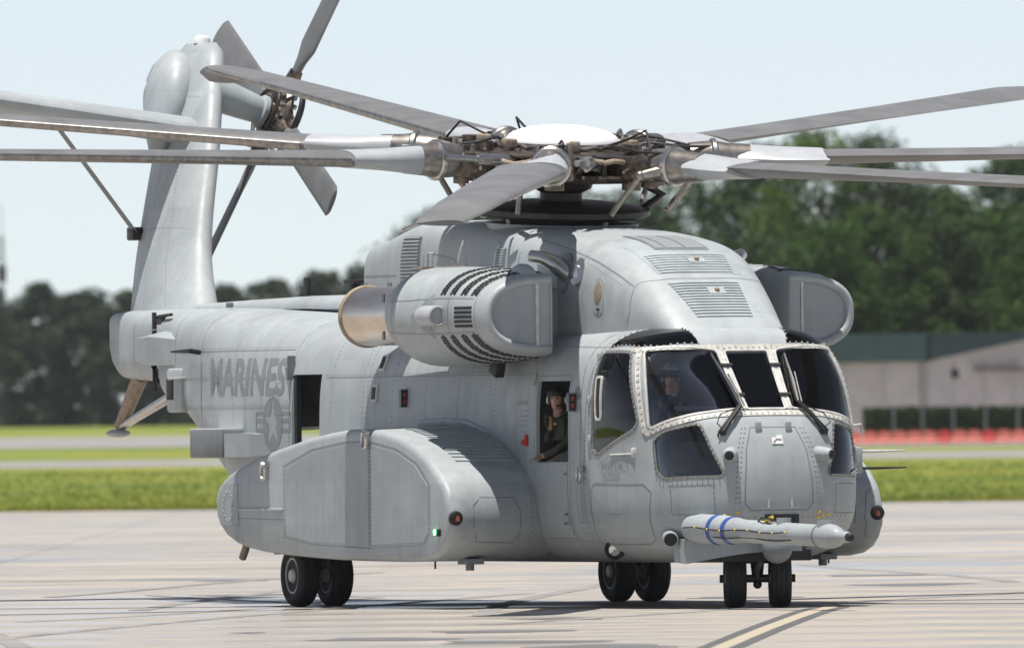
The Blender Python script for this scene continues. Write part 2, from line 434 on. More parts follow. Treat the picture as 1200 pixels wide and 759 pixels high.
#@@DETAIL
# ---------------- openings cut through the skin
WS = [(7.79,-1.10,2.86),(8.02,-.36,2.85),(8.60,-.30,2.205),(8.56,-.66,2.17),(8.45,-.94,2.12),(8.16,-1.20,1.99)]; WSn = (.72,-.45,.53)
WM = [(8.03,-.25,2.845),(8.03,.25,2.845),(8.61,.235,2.205),(8.61,-.235,2.205)]; WMn = (.76,0,.65)
SW = [(7.05,-1.28,2.84),(7.62,-1.19,2.83),(7.98,-1.26,2.06),(7.90,-1.28,1.98),(7.17,-1.43,1.72),(7.06,-1.44,1.78)]; SWn = (.16,-.96,.24)
CH = [(8.22,-1.17,1.87),(8.33,-1.10,1.95),(8.59,-.79,2.035),(8.85,-.60,1.47),(8.38,-1.12,1.45),(8.30,-1.17,1.52)]; CHn = (.66,-.74,.12)
BR = [(7.11,-1.235,2.915),(7.15,-1.06,3.03),(7.16,-.84,3.09),(7.32,-.60,3.115),(7.78,-.58,3.07),(7.95,-.53,2.925),(7.86,-.95,2.92),(7.65,-1.12,2.92)]; BRn = (.35,-.42,.84)
def my(P): return [(x, -y, z) for x, y, z in reversed(P)]
def mn(n): return (n[0], -n[1], n[2])
cut = MB()
for P, n in ((WS, WSn), (SW, SWn), (CH, CHn), (BR, BRn)):
    fr = SF.flat(P, n, .05 if P is not BR else .02)
    Q = [fr[0]+fr[1]*q.x+fr[2]*q.y for q in fr[4]]
    d = .22 if P is BR else .35
    prism(cut, Q, n, d, .3); prism(cut, my(Q), mn(n), d, .3)
fr = SF.flat(WM, WMn, .04); prism(cut, [fr[0]+fr[1]*q.x+fr[2]*q.y for q in fr[4]], WMn, .35, .3)
DO = [(5.44,-1.44,2.54),(6.36,-1.44,2.54),(6.36,-1.44,1.635),(5.44,-1.44,1.635)]
prism(cut, DO, (0, -1, 0), .3, .3)
RW = [(-2.03,-1.44,2.66),(-1.14,-1.44,2.66),(-1.14,-1.44,1.2),(-2.03,-1.44,1.2)]
prism(cut, RW, (0, -1, 0), .3, .3)
prism(cut, [(-3.35,1.02,.2),(-3.35,1.02,1.15),(-6.3,1.02,2.22),(-6.75,1.02,1.7)], (0, 1, 0), 2.04, 0)
FUSCUT = boolean(shell(FUS.copy(), .045), cut.mesh('cut'))
fus = link('fuselage', FUSCUT, M['grey'], heli, 50)
# nose gear bay and cabin interior
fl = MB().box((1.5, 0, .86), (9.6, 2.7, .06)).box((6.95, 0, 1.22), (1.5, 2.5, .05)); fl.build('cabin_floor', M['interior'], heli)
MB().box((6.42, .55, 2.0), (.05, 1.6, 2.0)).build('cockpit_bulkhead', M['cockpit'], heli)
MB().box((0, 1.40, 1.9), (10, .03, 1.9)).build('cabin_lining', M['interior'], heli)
# instrument panel with its glare shield
ip = MB(); rows = []
for x, z, y in ((8.12, 1.5, .90), (8.10, 2.08, .92), (8.08, 2.16, .92), (8.18, 2.19, .90), (8.38, 2.13, .78), (8.46, 2.05, .74)):
    rows.append([Vector((x-.10*abs(t)**2.2, y*t, z+.02*math.cos(t*6))) for t in [i/12-1 for i in range(25)]])
ip.loft(rows, caps=False, closed=False)
ip = ip.build('instrument_panel', mat('glare_shield', (.10, .10, .105), .75, var=.15, scale=6), heli)
for sy in (-.72, .72):
    pan = MB().box((8.16, sy*.85, 2.215), (.30, .52, .06), bev=.03); pan.build('display_hood', M['darkgrey'], ip)
    for k in range(2): MB().box((8.07, sy-.12+.24*k, 1.95), (.02, .21, .2)).build('display_screen', M['black'], ip)
# seats
for sy in (-.68, .68):
    MB().box((7.15, sy*1.42, 1.98), (.62, .04, .80), bev=.015).build('armour_wing', M['cockpit'], heli)
    st = MB().box((7.33, sy, 1.5), (.5, .5, .14), bev=.05).build('crew_seat', M['cockpit'], heli)
    MB().box((7.03, sy, 1.98), (.14, .52, .95), Matrix.Rotation(R(-8), 3, 'Y'), bev=.06).build('backrest', M['interior'], st)
    MB().box((6.98, sy, 2.50), (.12, .3, .2), bev=.05).build('headrest', M['interior'], st)

# ---------------- windows: pane, frame strap, fasteners
def window(name, P, n, r, fw, fm, bm_, off=.012, glass='glass', step=.085, bx=(.03, .034)):
    pn = SF.plate(MB(), P, n, off=.004 if glass == 'glassdark' else -.006, thick=.008, r=r, cell=.05, ins=-.012).build(name, M[glass], heli)
    SF.ring(MB(), P, n, fw, off=off, thick=.03, r=r, cell=.06, outside=True).build('window_frame', fm, pn, 40)
    fr_ = SF.flat(P, n, r); q = inset(fr_[4], -fw*.52); loop = [fr_[0]+fr_[1]*a.x+fr_[2]*a.y for a in q]
    if not step: return pn
    b = MB()
    SF.dots(b, loop, n, step=step, h=off+.016, closed=True, box=bx)
    b.build('fasteners', bm_, pn, 0, 'stuff'); return pn
fdark = mat('sealed_frame', (.20, .20, .19), .6, var=.3, scale=20)
fbolt = mat('frame_bolts', (.28, .27, .25), .5, var=.3, scale=30)
boltgap = mat('strap_bolts', (.50, .48, .43), .5, var=.5, scale=25)
for s_ in (0, 1):
    g = (lambda P, n: (P, n)) if s_ == 0 else (lambda P, n: (my(P), mn(n)))
    window('windshield_pane', *g(WS, WSn), .05, .022, M['frame'], boltgap, .018, step=0)
    window('side_window', *g(SW, SWn), .07, .035, fdark, fbolt, .006, step=.06, bx=(.012, .012))
    window('chin_window', *g(CH, CHn), .06, .03, fdark, fbolt, .005, step=.06, bx=(.012, .012))
    window('brow_window', *g(BR, BRn), .02, .02, M['grey'], boltgap, .003, 'glassdark', step=.075, bx=(.014, .014))
window('windshield_pane', WM, WMn, .04, .022, M['frame'], boltgap, .018, step=0)
# heavy straps: across the windshield top, down the two centre posts, along the sill
strap = MB(); sb = MB()
def strap_line(P, n, wd, double=True):
    SF.line(strap, P, n, width=wd, off=.010, cell=.05)
    if double:
        for e in (-.24, .24):
            t = (Vector(P[-1])-Vector(P[0])).normalized(); sd2 = t.cross(Vector(n)).normalized()*wd*e
            SF.dots(sb, [Vector(p)+sd2 for p in P], n, step=.07, h=.015, box=(.020, .020))
    else: SF.dots(sb, P, n, step=.07, h=.017, box=(.026, .036))
for sy in (-1, 1):
    strap_line([(8.015, sy*.30, 2.87), (8.61, sy*.265, 2.20)], (.76, 0, .65), .10)
TOPL = [(7.72,-1.17,2.90),(7.86,-1.03,2.895),(7.97,-.75,2.895),(8.0,-.4,2.895),(8.0,0,2.895)]
strap_line(TOPL+[(x, -y, z) for x, y, z in reversed(TOPL[:-1])], (.9, 0, .42), .06, False)
SILL = [(8.10,-1.24,1.93),(8.3,-1.12,2.02),(8.46,-.96,2.075),(8.58,-.66,2.13),(8.65,-.3,2.15),(8.66,0,2.155)]
strap_line(SILL+[(x, -y, z) for x, y, z in reversed(SILL[:-1])], (.9, 0, .3), .075, False)
for sy in (-1, 1):
    strap_line([(7.73, sy*1.16, 2.86), (8.10, sy*1.24, 1.96)], (.5, sy*.8, .2), .075, False)
wf = strap.build('windshield_straps', M['frame'], heli, 40); sb.build('strap_bolts', boltgap, wf, 0, 'stuff')
# black clips across the posts
for sy in (-1, 1):
    for t in (.28, .78):
        p = Vector((8.015, sy*.30, 2.87)).lerp(Vector((8.61, sy*.265, 2.20)), t); l, nn = SF.hit(p, (.76, 0, .65))
        MB().box(l+nn*.03, (.03, .13, .02), Matrix(((.65, 0, .76), (0, 1, 0), (-.76, 0, .65)))).build('clip', M['black'], wf)
# small sliding vent in the side window
for g in ((lambda P: P), my):
    V = g([(7.12,-1.38,2.56),(7.22,-1.38,2.56),(7.26,-1.42,2.12),(7.16,-1.42,2.12)]); n = (0.05, -1 if V[0][1] < 0 else 1, .1)
    v = SF.ring(MB(), V, n, .03, off=.012, thick=.02, r=.03, outside=True).build('vent_window', M['frame'], heli)
    SF.plate(MB(), V, n, off=.004, thick=.006, r=.02).build('vent_pane', M['black'], v)
# handle hinges on the cockpit side window edge
for z, x in ((2.80, 7.0), (2.32, 6.98), (1.88, 7.0)):
    for sy in (-1, 1):
        l, nn = SF.hit((x, sy*1.4, z), (0, sy, .1)); MB().box(l+nn*.012, (.07, .03, .10), bev=.008).build('hinge', M['cuff'], heli)

# ---------------- seams, rivets, stencils on the fuselage
seam = MB(); riv = MB()
S_ = (0, -1, 0)
def both(fn, P, n, **k):
    fn(P, n, **k); fn(my(P), mn(n), **k)
sl_ = lambda P, n, **k: SF.line(seam, P, n, **k)
rl_ = lambda P, n, **k: SF.dots(riv, P, n, **k)
def arc_x(X, z0, z1, k=14): return [(X, -1.3, z0+(z1-z0)*i/k) for i in range(k+1)]
DIAG = (0, -.75, .66)
for X in (-6.9, -5.6, -2.12, 6.72, 6.95):
    both(sl_, arc_x(X, 1.0 if X > -3 else 2.0, 2.7), S_); both(sl_, [(X, -1.25, 2.7), (X, -1.2, 2.95), (X, -1.0, 3.15), (X, -.7, 3.25)], DIAG)
for X in (-4.2, -.8, .2, .33, 1.1, 2.1, 3.1, 4.2, 5.2):
    both(rl_, arc_x(X, 2.1, 2.75), S_, step=.055); both(rl_, [(X, -1.3, 2.7), (X, -1.2, 2.95), (X, -1.0, 3.15)], DIAG, step=.055)
for X in (-6.5, -6.1, -5.2, -4.7, -3.7, -3.1, -2.5): both(rl_, arc_x(X, 2.2 if X < -4 else 1.6, 2.75), S_, step=.06)
for z, x0, x1 in ((2.62, -1.0, 5.3), (2.62, -7.0, -2.2), (2.95, -7.3, -2.2), (2.28, -6.6, -2.1)):
    both(sl_, [(x0, -1.4, z), (x1, -1.4, z)], S_, width=.008); both(rl_, [(x0, -1.4, z+.03), (x1, -1.4, z+.03)], S_, step=.08)
both(sl_, [(5.4, -1.4, 2.60), (6.4, -1.4, 2.60), (6.4, -1.4, .78), (5.4, -1.4, .78)], S_, closed=True, width=.01)
LD = [(6.99,-1.44,1.33),(7.10,-1.44,1.395),(8.10,-1.25,1.39),(8.22,-1.19,1.30),(8.09,-1.06,.78),(7.95,-1.08,.73),(6.93,-1.28,.73)]
both(sl_, LD, (.2, -.95, -.2), closed=True, width=.014)
both(sl_, [(6.78,-1.45,.72),(6.80,-1.45,1.55),(6.84,-1.45,2.0),(6.9,-1.42,2.5),(6.98,-1.3,2.85)], S_)
PN = [(8.44,-1.07,1.37),(8.80,-.70,1.38),(8.79,-.67,1.05),(8.44,-1.05,1.05)]
both(sl_, [Vector(p) for p in PN], (.7, -.7, -.1), closed=True, width=.009); both(rl_, [Vector(p)*1.0 for p in PN], (.7, -.7, -.1), closed=True, step=.06)
NPN = [(8.78,-.27,2.0),(8.78,.27,2.0),(8.86,.36,1.75),(8.93,.40,1.4),(8.94,.41,1.16),(8.94,.34,1.08),(8.94,-.34,1.08),(8.94,-.41,1.16),(8.93,-.40,1.4),(8.86,-.36,1.75)]
sl_(NPN, (1, 0, .1), closed=True, width=.013)
for sgn in (-1, 1): rl_([(8.7,sgn*.33,1.98),(8.8,sgn*.42,1.72),(8.9,sgn*.46,1.4),(8.9,sgn*.47,1.16)], (1, 0, .1), step=.055); rl_([(8.7,sgn*.37,1.98),(8.8,sgn*.46,1.72),(8.9,sgn*.5,1.4),(8.9,sgn*.51,1.16)], (1, 0, .1), step=.055)
rl_([(8.8,-.9,1.0),(8.95,-.4,1.0),(8.95,.4,1.0),(8.8,.9,1.0)], (1, 0, -.1), step=.07)
both(rl_, [(6.85,-1.4,.72),(6.85,-1.45,2.0)], S_, step=.06); both(rl_, [(5.3,-1.4,.75),(6.9,-1.4,.75)], S_, step=.06)
both(sl_, [(7.1,-1.2,2.88),(6.6,-1.22,2.9),(5.9,-1.22,2.92)], DIAG)
sl_([(6.7,-1.1,3.05),(6.75,-.5,3.12),(6.75,.5,3.12),(6.7,1.1,3.05)], (0, 0, 1))
seam.build('panel_seams', M['seam'], fus, 0, 'stuff'); riv.build('rivets', M['seam'], fus, 0, 'stuff')

# ---------------- lettering
def text_mesh(body, wd, ht, bold=0, sub=.05):
    c = bpy.data.curves.new('txt', 'FONT'); c.body = body; c.size = 1; c.offset = bold; c.resolution_u = 4
    o = bpy.data.objects.new('txt', c); COL.objects.link(o); dg = bpy.context.evaluated_depsgraph_get()
    me = bpy.data.meshes.new_from_object(o.evaluated_get(dg)); bpy.data.objects.remove(o)
    xs = [v.co.x for v in me.vertices]; ys = [v.co.y for v in me.vertices]; x0, x1, y0, y1 = min(xs), max(xs), min(ys), max(ys)
    bm = bmesh.new(); bm.from_mesh(me)
    for v in bm.verts: v.co = Vector(((v.co.x-(x0+x1)/2)/(x1-x0)*wd, (v.co.y-(y0+y1)/2)/(y1-y0)*ht, 0))
    for ax, ext in ((0, wd), (1, ht)):
        for i in range(1, int(ext/sub)):
            co = [0, 0, 0]; co[ax] = -ext/2+i*sub; no = [0, 0, 0]; no[ax] = 1
            bmesh.ops.bisect_plane(bm, geom=bm.verts[:]+bm.edges[:]+bm.faces[:], plane_co=co, plane_no=no)
    bm.to_mesh(me); bm.free(); return me
def lay_mesh(me, S, c, ex, ey, n, off, name, m, parent):
    for v in me.vertices:
        l, nn = S.hit(Vector(c)+Vector(ex)*v.co.x+Vector(ey)*v.co.y, n); v.co = l+nn*off
    return link(name, me, m, parent, 0)
EX, EY = (1, 0, 0), (0, 0, 1)
lay_mesh(text_mesh('MARINES', 2.86, .44, .028), SF, (-3.72, -1.4, 2.645), (1, 0, -.005), EY, S_, .003, 'lettering', M['mark'], fus)
lay_mesh(text_mesh('MARINES', 2.86, .44, .028), SF, (-3.72, 1.4, 2.645), (-1, 0, 0), EY, (0, 1, 0), .003, 'lettering', M['mark'], fus)
lay_mesh(text_mesh('RESCUE', .46, .065, .004), SF, (7.52, -1.4, 1.585), EX, EY, S_, .003, 'lettering', M['mark'], fus)
lay_mesh(text_mesh('EXT RELEASE', .40, .04, .002), SF, (7.50, -1.4, 1.49), EX, EY, S_, .003, 'lettering', M['markdim'], fus)
lay_mesh(text_mesh('TURN HANDLE', .42, .04, .002), SF, (7.50, -1.4, 1.44), EX, EY, S_, .003, 'lettering', M['markdim'], fus)
lay_mesh(text_mesh('RESCUE', .30, .05, .003), SF, (5.05, -1.4, 2.30), EX, EY, S_, .003, 'lettering', M['markdim'], fus)
stc = MB()
SF.line(stc, [(7.24,-1.4,1.635),(7.84,-1.35,1.635),(7.84,-1.35,1.535),(7.24,-1.4,1.535)], S_, width=.008, off=.003, closed=True)
SF.line(stc, [(7.68,-1.4,1.69),(7.80,-1.4,1.69),(7.74,-1.4,1.82)], S_, width=.008, off=.003, closed=True)
for k in range(4): SF.line(stc, [(4.92,-1.4,2.21-.055*k),(5.18+.03*(k % 2),-1.4,2.21-.055*k)], S_, width=.014, off=.003)
SF.line(stc, [(4.86,-1.4,2.36),(5.27,-1.4,2.36),(5.27,-1.4,1.98),(4.86,-1.4,1.98)], S_, width=.006, off=.003, closed=True)
for k in range(4): SF.line(stc, [(6.60,-1.44,1.02-.06*k),(6.73,-1.44,1.02-.06*k)], S_, width=.018, off=.003)
for z in (1.05, 1.02): SF.line(stc, [(7.40+(.06 if z < 1.04 else 0),-1.4,z),(7.70-(.06 if z < 1.04 else 0),-1.35,z)], S_, width=.012, off=.003)
stc.build('stencil', M['markdim'], fus, 0, 'stuff')
# national roundel: disc, star (skin colour shows) and bars
def roundel(c, ex, n, parent):
    W, H = .60, .62; rx, ry = .345, .31
    star = []
    for k in range(10):
        a = math.pi/2+k*math.pi/5; q = 1.0 if k % 2 == 0 else .382; star.append(Vector((rx*.98*q*math.cos(a), ry*.98*q*math.sin(a))))
    K = 60; mbr = MB()
    def star_r(a):
        d = Vector((math.cos(a), math.sin(a))); best = None
        for i in range(10):
            p, q = star[i], star[(i+1) % 10]; e = q-p; den = d.x*e.y-d.y*e.x
            if abs(den) < 1e-9: continue
            t = (p.x*e.y-p.y*e.x)/den; u = (p.x*d.y-p.y*d.x)/den
            if t > 0 and -1e-6 <= u <= 1+1e-6: best = t if best is None else min(best, t)
        return best or .1
    angs = sorted([2*math.pi*k/K for k in range(K)]+[math.pi/2+k*math.pi/5+1e-4 for k in range(10)])
    o = [Vector((rx*math.cos(a), ry*math.sin(a))) for a in angs]; i_ = [Vector((math.cos(a), math.sin(a)))*star_r(a) for a in angs]
    def P(v): l, nn = SF.hit(Vector(c)+Vector(ex)*v.x+Vector(EY)*v.y, n); return l+nn*.003
    mbr.loft([[P(v) for v in o], [P(v) for v in i_]], caps=False)
    for sx in (-1, 1):
        for za, zb in ((.135, .10), (.055, .015), (-.06, -.10)):
            row0, row1 = [], []
            for k in range(6):
                x = sx*(.30+(W-.0-.30)*k/5); row0.append(P(Vector((x, za)))); row1.append(P(Vector((x, zb))))
            mbr.loft([row0, row1], caps=False, closed=False)
        mbr.loft([[P(Vector((sx*(W-.03), .135-.235*k/4))) for k in range(5)], [P(Vector((sx*W, .135-.235*k/4))) for k in range(5)]], caps=False, closed=False)
    return mbr.build('roundel', M['mark'], parent, 0)
roundel((-2.67, -1.44, 2.10), EX, S_, fus); roundel((-2.67, 1.44, 2.10), (-1, 0, 0), (0, 1, 0), fus)

# ---------------- fuselage fittings
dr = SF.plate(MB(), [(5.46,-1.44,1.615),(6.34,-1.44,1.615),(6.34,-1.44,.83),(5.46,-1.44,.83)], S_, off=.012, thick=.05, r=.05).build('crew_door', M['grey2'], heli)
for x, z in ((6.30, 1.50), (6.30, 1.05), (6.30, .95)): MB().box((x, -1.468, z), (.05, .02, .03)).build('latch', M['darkgrey'], dr)
# beside the door: oval placard, formation light, pull handles
def disc_on(S, p, n, rx, rz, h, name, m, parent, k=24):
    l, nn = S.hit(p, n); e1, e2, n_ = frame_of(nn)
    return MB().loft([[l+n_*d+e1*rx*q*math.cos(2*math.pi*i/k)+e2*rz*q*math.sin(2*math.pi*i/k) for i in range(k)] for d, q in ((-.01, 1), (h*.8, 1), (h, .9))], True).build(name, m, parent)
disc_on(SF, (6.63,-1.44,2.40), S_, .09, .075, .01, 'placard', M['darkgrey'], heli)
def slime_light(x, z, sy=-1):
    fl_ = MB().box((x, sy*1.495, z), (.07, .09, .21), bev=.012).build('formation_light', M['darkgrey'], heli)
    MB().box((x+.036, sy*1.495, z), (.012, .07, .18)).build('lens', M['black'], fl_)
    for k in (-.04, .04): MB().box((x+.044, sy*1.495, z+k), (.01, .04, .05)).build('diode', M['lens'], fl_)
slime_light(6.56, 2.30); slime_light(1.53, 2.37); slime_light(6.56, 2.30, 1); slime_light(1.53, 2.37, 1)
for x, z in ((.69, 2.78), (.58, 2.41)):
    l, nn = SF.hit((x, -1.4, z), (0, -.93, .36)); e1, e2, n_ = frame_of(nn); RM = Matrix((e1, e2, n_)).transposed()
    ob = MB().box(l+n_*.01, (.16, .20, .03), RM, .01).build('step_recess', M['frame'], heli); MB().box(l+n_*.027, (.10, .14, .01), RM).build('recess_well', M['black'], ob)
def shackle(p, n, parent, s=1.0):
    n = Vector(n).normalized(); p = Vector(p); mb_ = MB().box(p+n*.03*s+Vector((0, 0, .06*s)), (.09*s, .06*s, .06*s), bev=.012*s)
    mb_.cyl(p+n*.05*s+Vector((-.06*s, 0, .05*s)), p+n*.05*s+Vector((.06*s, 0, .05*s)), .016*s, n=8)
    path = [p+n*.055*s+Vector((.058*s*math.sin(a), 0, -.035*s-.085*s*math.cos(a)+.02*s)) for a in [R(-160+320*k/16) for k in range(17)]]
    mb_.tube(path, .016*s, 8); return mb_.build('tie_down_ring', M['steel'], parent)
for sy in (-1, 1): shackle((6.80, sy*1.46, 1.50), (0, sy, 0), heli, .95)
# red pull handle aft of the door
for sy in (-1, 1):
    rh = MB().box((5.20, sy*1.485, 1.88), (.045, .04, .13), bev=.012).box((5.15, sy*1.495, 1.86), (.07, .05, .06), bev=.015); rh.build('emergency_pull', M['red'], heli)
# rescue handle
mbh = MB().box((7.95, -1.315, 1.73), (.07, .06, .11), bev=.012).cyl((7.93, -1.34, 1.72), (7.50, -1.42, 1.71), .010, n=8); mbh.build('release_handle', M['frame'], heli)
# nose fittings
for sy in (-1, 1):
    l, nn = SF.hit((8.8, sy*.18, 1.985), (1, 0, .3)); hg = MB().box(l+nn*.012, (.03, .07, .14), bev=.008).build('hinge', M['grey2'], heli)
    l, nn = SF.hit((8.86, sy*.54, 1.70), (.95, sy*.25, .2)); ax = Vector((.88, sy*.46, -.06)).normalized()
    cp = MB().lathe([(-.12, .085), (.0, .085), (.10, .075), (.16, .062), (.165, .055)], l, ax, 20).build('sensor_pod', M['grey'], heli)
    MB().lathe([(.15, .052), (.172, .052), (.176, .03)], l, ax, 16).build('sensor_lens', M['black'], cp)
    l, nn = SF.hit((8.9, sy*.14, 1.16), (1, 0, 0)); MB().box(l+nn*.008, (.015, .02, .10)).build('latch', M['frame'], heli)
    st_ = MB()
    for y, z in ((.62, 1.03), (.55, 1.02), (.49, 1.06), (.49, 1.0)): l, nn = SF.hit((8.9, sy*y, z), (1, 0, 0)); st_.ball(l, .022, n=8, m=6)
    st_.build('marker_stud', M['yellow'], heli, 30)
l, nn = SF.hit((8.85, .02, 1.845), (1, 0, .15)); e1, e2, n_ = frame_of(nn); RM = Matrix((e1, e2, n_)).transposed()
bd = MB().box(l+nn*.006, (.13, .075, .01), RM).box(l+nn*.006+e1*.03+e2*.05, (.07, .03, .01), RM).build('emblem', M['white'], heli)
MB().tube([l+nn*.013-e1*.05-e2*.02, l+nn*.013-e1*.01+e2*.018, l+nn*.013+e1*.05+e2*.012], .006, 6).build('emblem_mark', M['darkgrey'], bd)
RZN = MB().box((8.93, .03, .985), (.08, .40, .10)); RZN.build('vent_slot', M['black'], heli)
# landing lamp on the bilge
lp = MB().lathe([(0, .115), (.05, .115), (.055, .10), (.03, .08)], (7.10, -1.20, .66), (.62, -.72, -.30), 24).build('landing_light', M['black'], heli)
MB().lathe([(.02, .075), (.05, .06), (.06, .03)], (7.10, -1.20, .66), (.62, -.72, -.30), 20).build('lamp_glass', M['lamp'], lp)
# chin pods at the probe root
for p, r_, ln in (((8.24,-1.02,.80), .09, .26), ((8.30,-1.0,1.06), .05, .12), ((8.45,-.88,1.06), .04, .10)):
    q = MB().lathe([(-.2, r_*.8), (.0, r_), (ln, r_), (ln+.01, r_*.85)], p, (.93, -.35, -.12), 18).build('threat_sensor', M['grey2'], heli)
    MB().lathe([(ln-.01, r_*.82), (ln+.015, r_*.8), (ln+.02, r_*.3)], p, (.93, -.35, -.12), 16).build('sensor_lens', M['black'], q)
# refuelling probe
PA = Vector((8.25, -.90, .90)); PB = Vector((13.0, -.90, .80)); pd = (PB-PA).normalized()
def px_(X): return (X-8.25)/pd.x
pb = MB().lathe([(0, .02), (px_(8.55), .03), (px_(8.62), .14), (px_(8.9), .165), (px_(9.5), .165), (px_(9.9), .145), (px_(10.1), .128), (px_(10.7), .126), (px_(10.72), .122), (px_(12.3), .120)], PA, pd, 32).build('refuelling_probe', M['grey'], heli)
for X, r_ in ((9.42, .165), (9.80, .150)): MB().lathe([(px_(X-.05), r_), (px_(X-.05), r_+.006), (px_(X+.05), r_), (px_(X+.05), r_-.008)], PA, pd, 32).build('blue_band', M['blue'], pb)
MB().lathe([(px_(12.28), .10), (px_(12.29), .135), (px_(12.46), .135), (px_(12.56), .130), (px_(12.66), .112), (px_(12.73), .085), (px_(12.75), .066), (px_(12.95), .062), (px_(13.0), .05)], PA, pd, 28).build('probe_nozzle', M['grey'], pb)
MB().lathe([(px_(12.95), .047), (px_(13.06), .044), (px_(13.08), .03)], PA, pd, 18).build('probe_tip', M['black'], pb)
MB().lathe([(px_(12.27), .121), (px_(12.275), .141), (px_(12.30), .141), (px_(12.305), .12)], PA, pd, 28).build('clamp_ring', M['darkgrey'], pb)
MB().loft([[Vector((12.38+.10*math.cos(a), -.90+.10*math.sin(a), z)) for a in [2*math.pi*k/20 for k in range(20)]] for z in (.82, .965, .985)], True).build('vent_cap', M['grey'], pb)
MB().loft([[Vector((11.2+.08*math.cos(a), -.90+.08*math.sin(a), z)) for a in [2*math.pi*k/16 for k in range(16)]] for z in (.9, .99, 1.01)], True).build('vent_cap', M['grey2'], pb)
wr = [Vector((8.75+.35*k, -.90-(.175 if k < 4 else .135), .90+.012*math.sin(k*1.7)-.021*.35*k)) for k in range(9)]
MB().tube(wr, .008, 6).tube([p+Vector((.1, .03, -.085)) for p in wr[2:]], .007, 6).build('sensor_cable', M['black'], pb)
ck = MB()
for p in wr[1:]: ck.ball(p+Vector((0, -.005, 0)), .014, n=8, m=6)
ck.build('cable_clip', M['yellow'], pb, 30, 'stuff')
MB().tube([(10.6,-.95,.97),(10.75,-.97,1.01),(11.0,-.98,1.0),(11.1,-.93,.96)], .010, 6).build('sensor_cable', M['black'], pb)
MB().box((10.9, -.95, .995), (.2, .035, .03), Matrix.Rotation(R(-15), 3, 'Y')).build('brass_fitting', M['yellow'], pb)
MB().ball((9.0, -.05, .66), (.17, .17, .17)).build('sensor_ball', M['darkgrey'], heli)
# skirt in front of the nose wheel bay
sk = MB(); rws = []
for k in range(15):
    t = k/14; y = -1.0+1.35*t; x = spline(.7, FZ, FX)-.16*abs(y)**2*.8; zb = .50+.13*math.sin(min(1, t*1.25)*math.pi*.5)
    rws.append([Vector((x-.25, y, .80)), Vector((x+.06, y, .76)), Vector((x+.10, y, zb)), Vector((x+.07, y, zb-.004)), Vector((x-.25, y, zb+.02))])
sk.loft(rws, True); sk.build('wheel_bay_fairing', M['grey'], heli)
# wipers
for sy, piv, elb, tip in ((-1, (8.75,-.59,1.93), (8.62,-.33,2.20), (8.06,-.43,2.78)), (1, (8.74,.62,1.93), (8.57,.38,2.24), (8.05,.45,2.78))):
    n = Vector((.76, 0, .65)); P, E_, T_ = (Vector(q) for q in (piv, elb, tip))
    wm = MB().tube([P-n*.02, P+n*.05, P.lerp(E_, .5)+n*.09, E_+n*.07], [.03, .028, .024, .02], 8).tube([P+Vector((0, .05*sy, -.02)), P+Vector((0, .05*sy, 0))+n*.05, E_+n*.06+Vector((0, .03*sy, 0))], .012, 6).ball(P+n*.03, .04, n=10, m=8).build('wiper', M['black'], heli)
    MB().tube([E_+n*.07, E_.lerp(T_, .45)+n*.08, T_+n*.045], [.016, .02, .01], 6).tube([E_+n*.06+Vector((0, .045, 0)), E_.lerp(T_, .6)+n*.07+Vector((0, .05, 0))], .012, 6).build('wiper_arm', M['steel'], wm)
    b0, b1 = T_.lerp(E_, -.04)+n*.03, T_.lerp(E_, .93)+n*.03; sd3 = (b1-b0).normalized().cross(n)*.012
    MB().loft([[b+sd3+n*.02, b-sd3+n*.02, b-sd3-n*.015, b+sd3-n*.015] for b in (b0, b1)], True).build('wiper_blade', M['black'], wm)
    MB().tube([P+Vector((0, -.03*sy, .03)), P+Vector((.05, .08*sy, .12)), P+Vector((0, .02*sy, .22)), E_+n*.05], .007, 6).build('washer_hose', M['black'], wm)
# pitot / probes on the port cheek, roof hook
for z, m_ in ((1.72, 'frame'), (1.53, 'black')): MB().tube([(7.9, 1.30, z), (7.9, 1.62, z), (8.0, 1.95, z+.005)], [.016, .016, .008], 8).build('pitot_tube', M[m_], heli)
MB().box((7.9, 1.36, 1.62), (.25, .12, .30), bev=.03).build('pitot_mount', M['grey'], heli)
MB().tube([(8.0,1.24,2.0),(8.0,1.40,2.02),(8.0,1.42,1.93)], .015, 6).build('temperature_probe', M['frame'], heli)
MB().tube([(7.86,-.05,2.98),(7.84,-.03,3.06),(7.88,0,3.0),(7.9,.05,3.0)], .012, 6).build('roof_hook', M['frame'], heli)

# ---------------- engine cowling with its rotor opening
cc = MB().lathe([(-1.3, .80), (.6, .86)], (2.72, 0, 4.3), (.07, 0, 1), 48).mesh('c')
CC = boolean(shell(COWL.copy(), .03), cc)
cowl = link('engine_cowling', CC, M['grey'], heli, 40)
MB().lathe([(0, .79), (.01, .79)], (2.72, 0, 3.75), (.07, 0, 1), 32).build('gearbox_deck', M['darkmetal'], cowl)
MB().lathe([(-1.0, .84), (-.02, .852), (.035, .875), (.03, .80), (-1.0, .80)], (2.72, 0, 4.31), (.057, 0, 1), 48).build('opening_rim', M['grey2'], cowl)
def slats(S, P0, P1, Q0, Q1, k, n, wd, name, m, parent, off=.014):
    """k raised ribs between edge P0-P1 and edge Q0-Q1"""
    b = MB()
    for i in range(k):
        t = (i+.5)/k; a = Vector(P0).lerp(Vector(Q0), t); c_ = Vector(P1).lerp(Vector(Q1), t); d = (Vector(Q0)-Vector(P0)).normalized()*wd/2
        S.plate(b, [a-d, c_-d, c_+d, a+d], n, off=off, thick=.03, cell=.14)
    return b.build(name, m, parent, 30, 'stuff')
slat_m = paint('slat_paint', (.40, .44, .46))
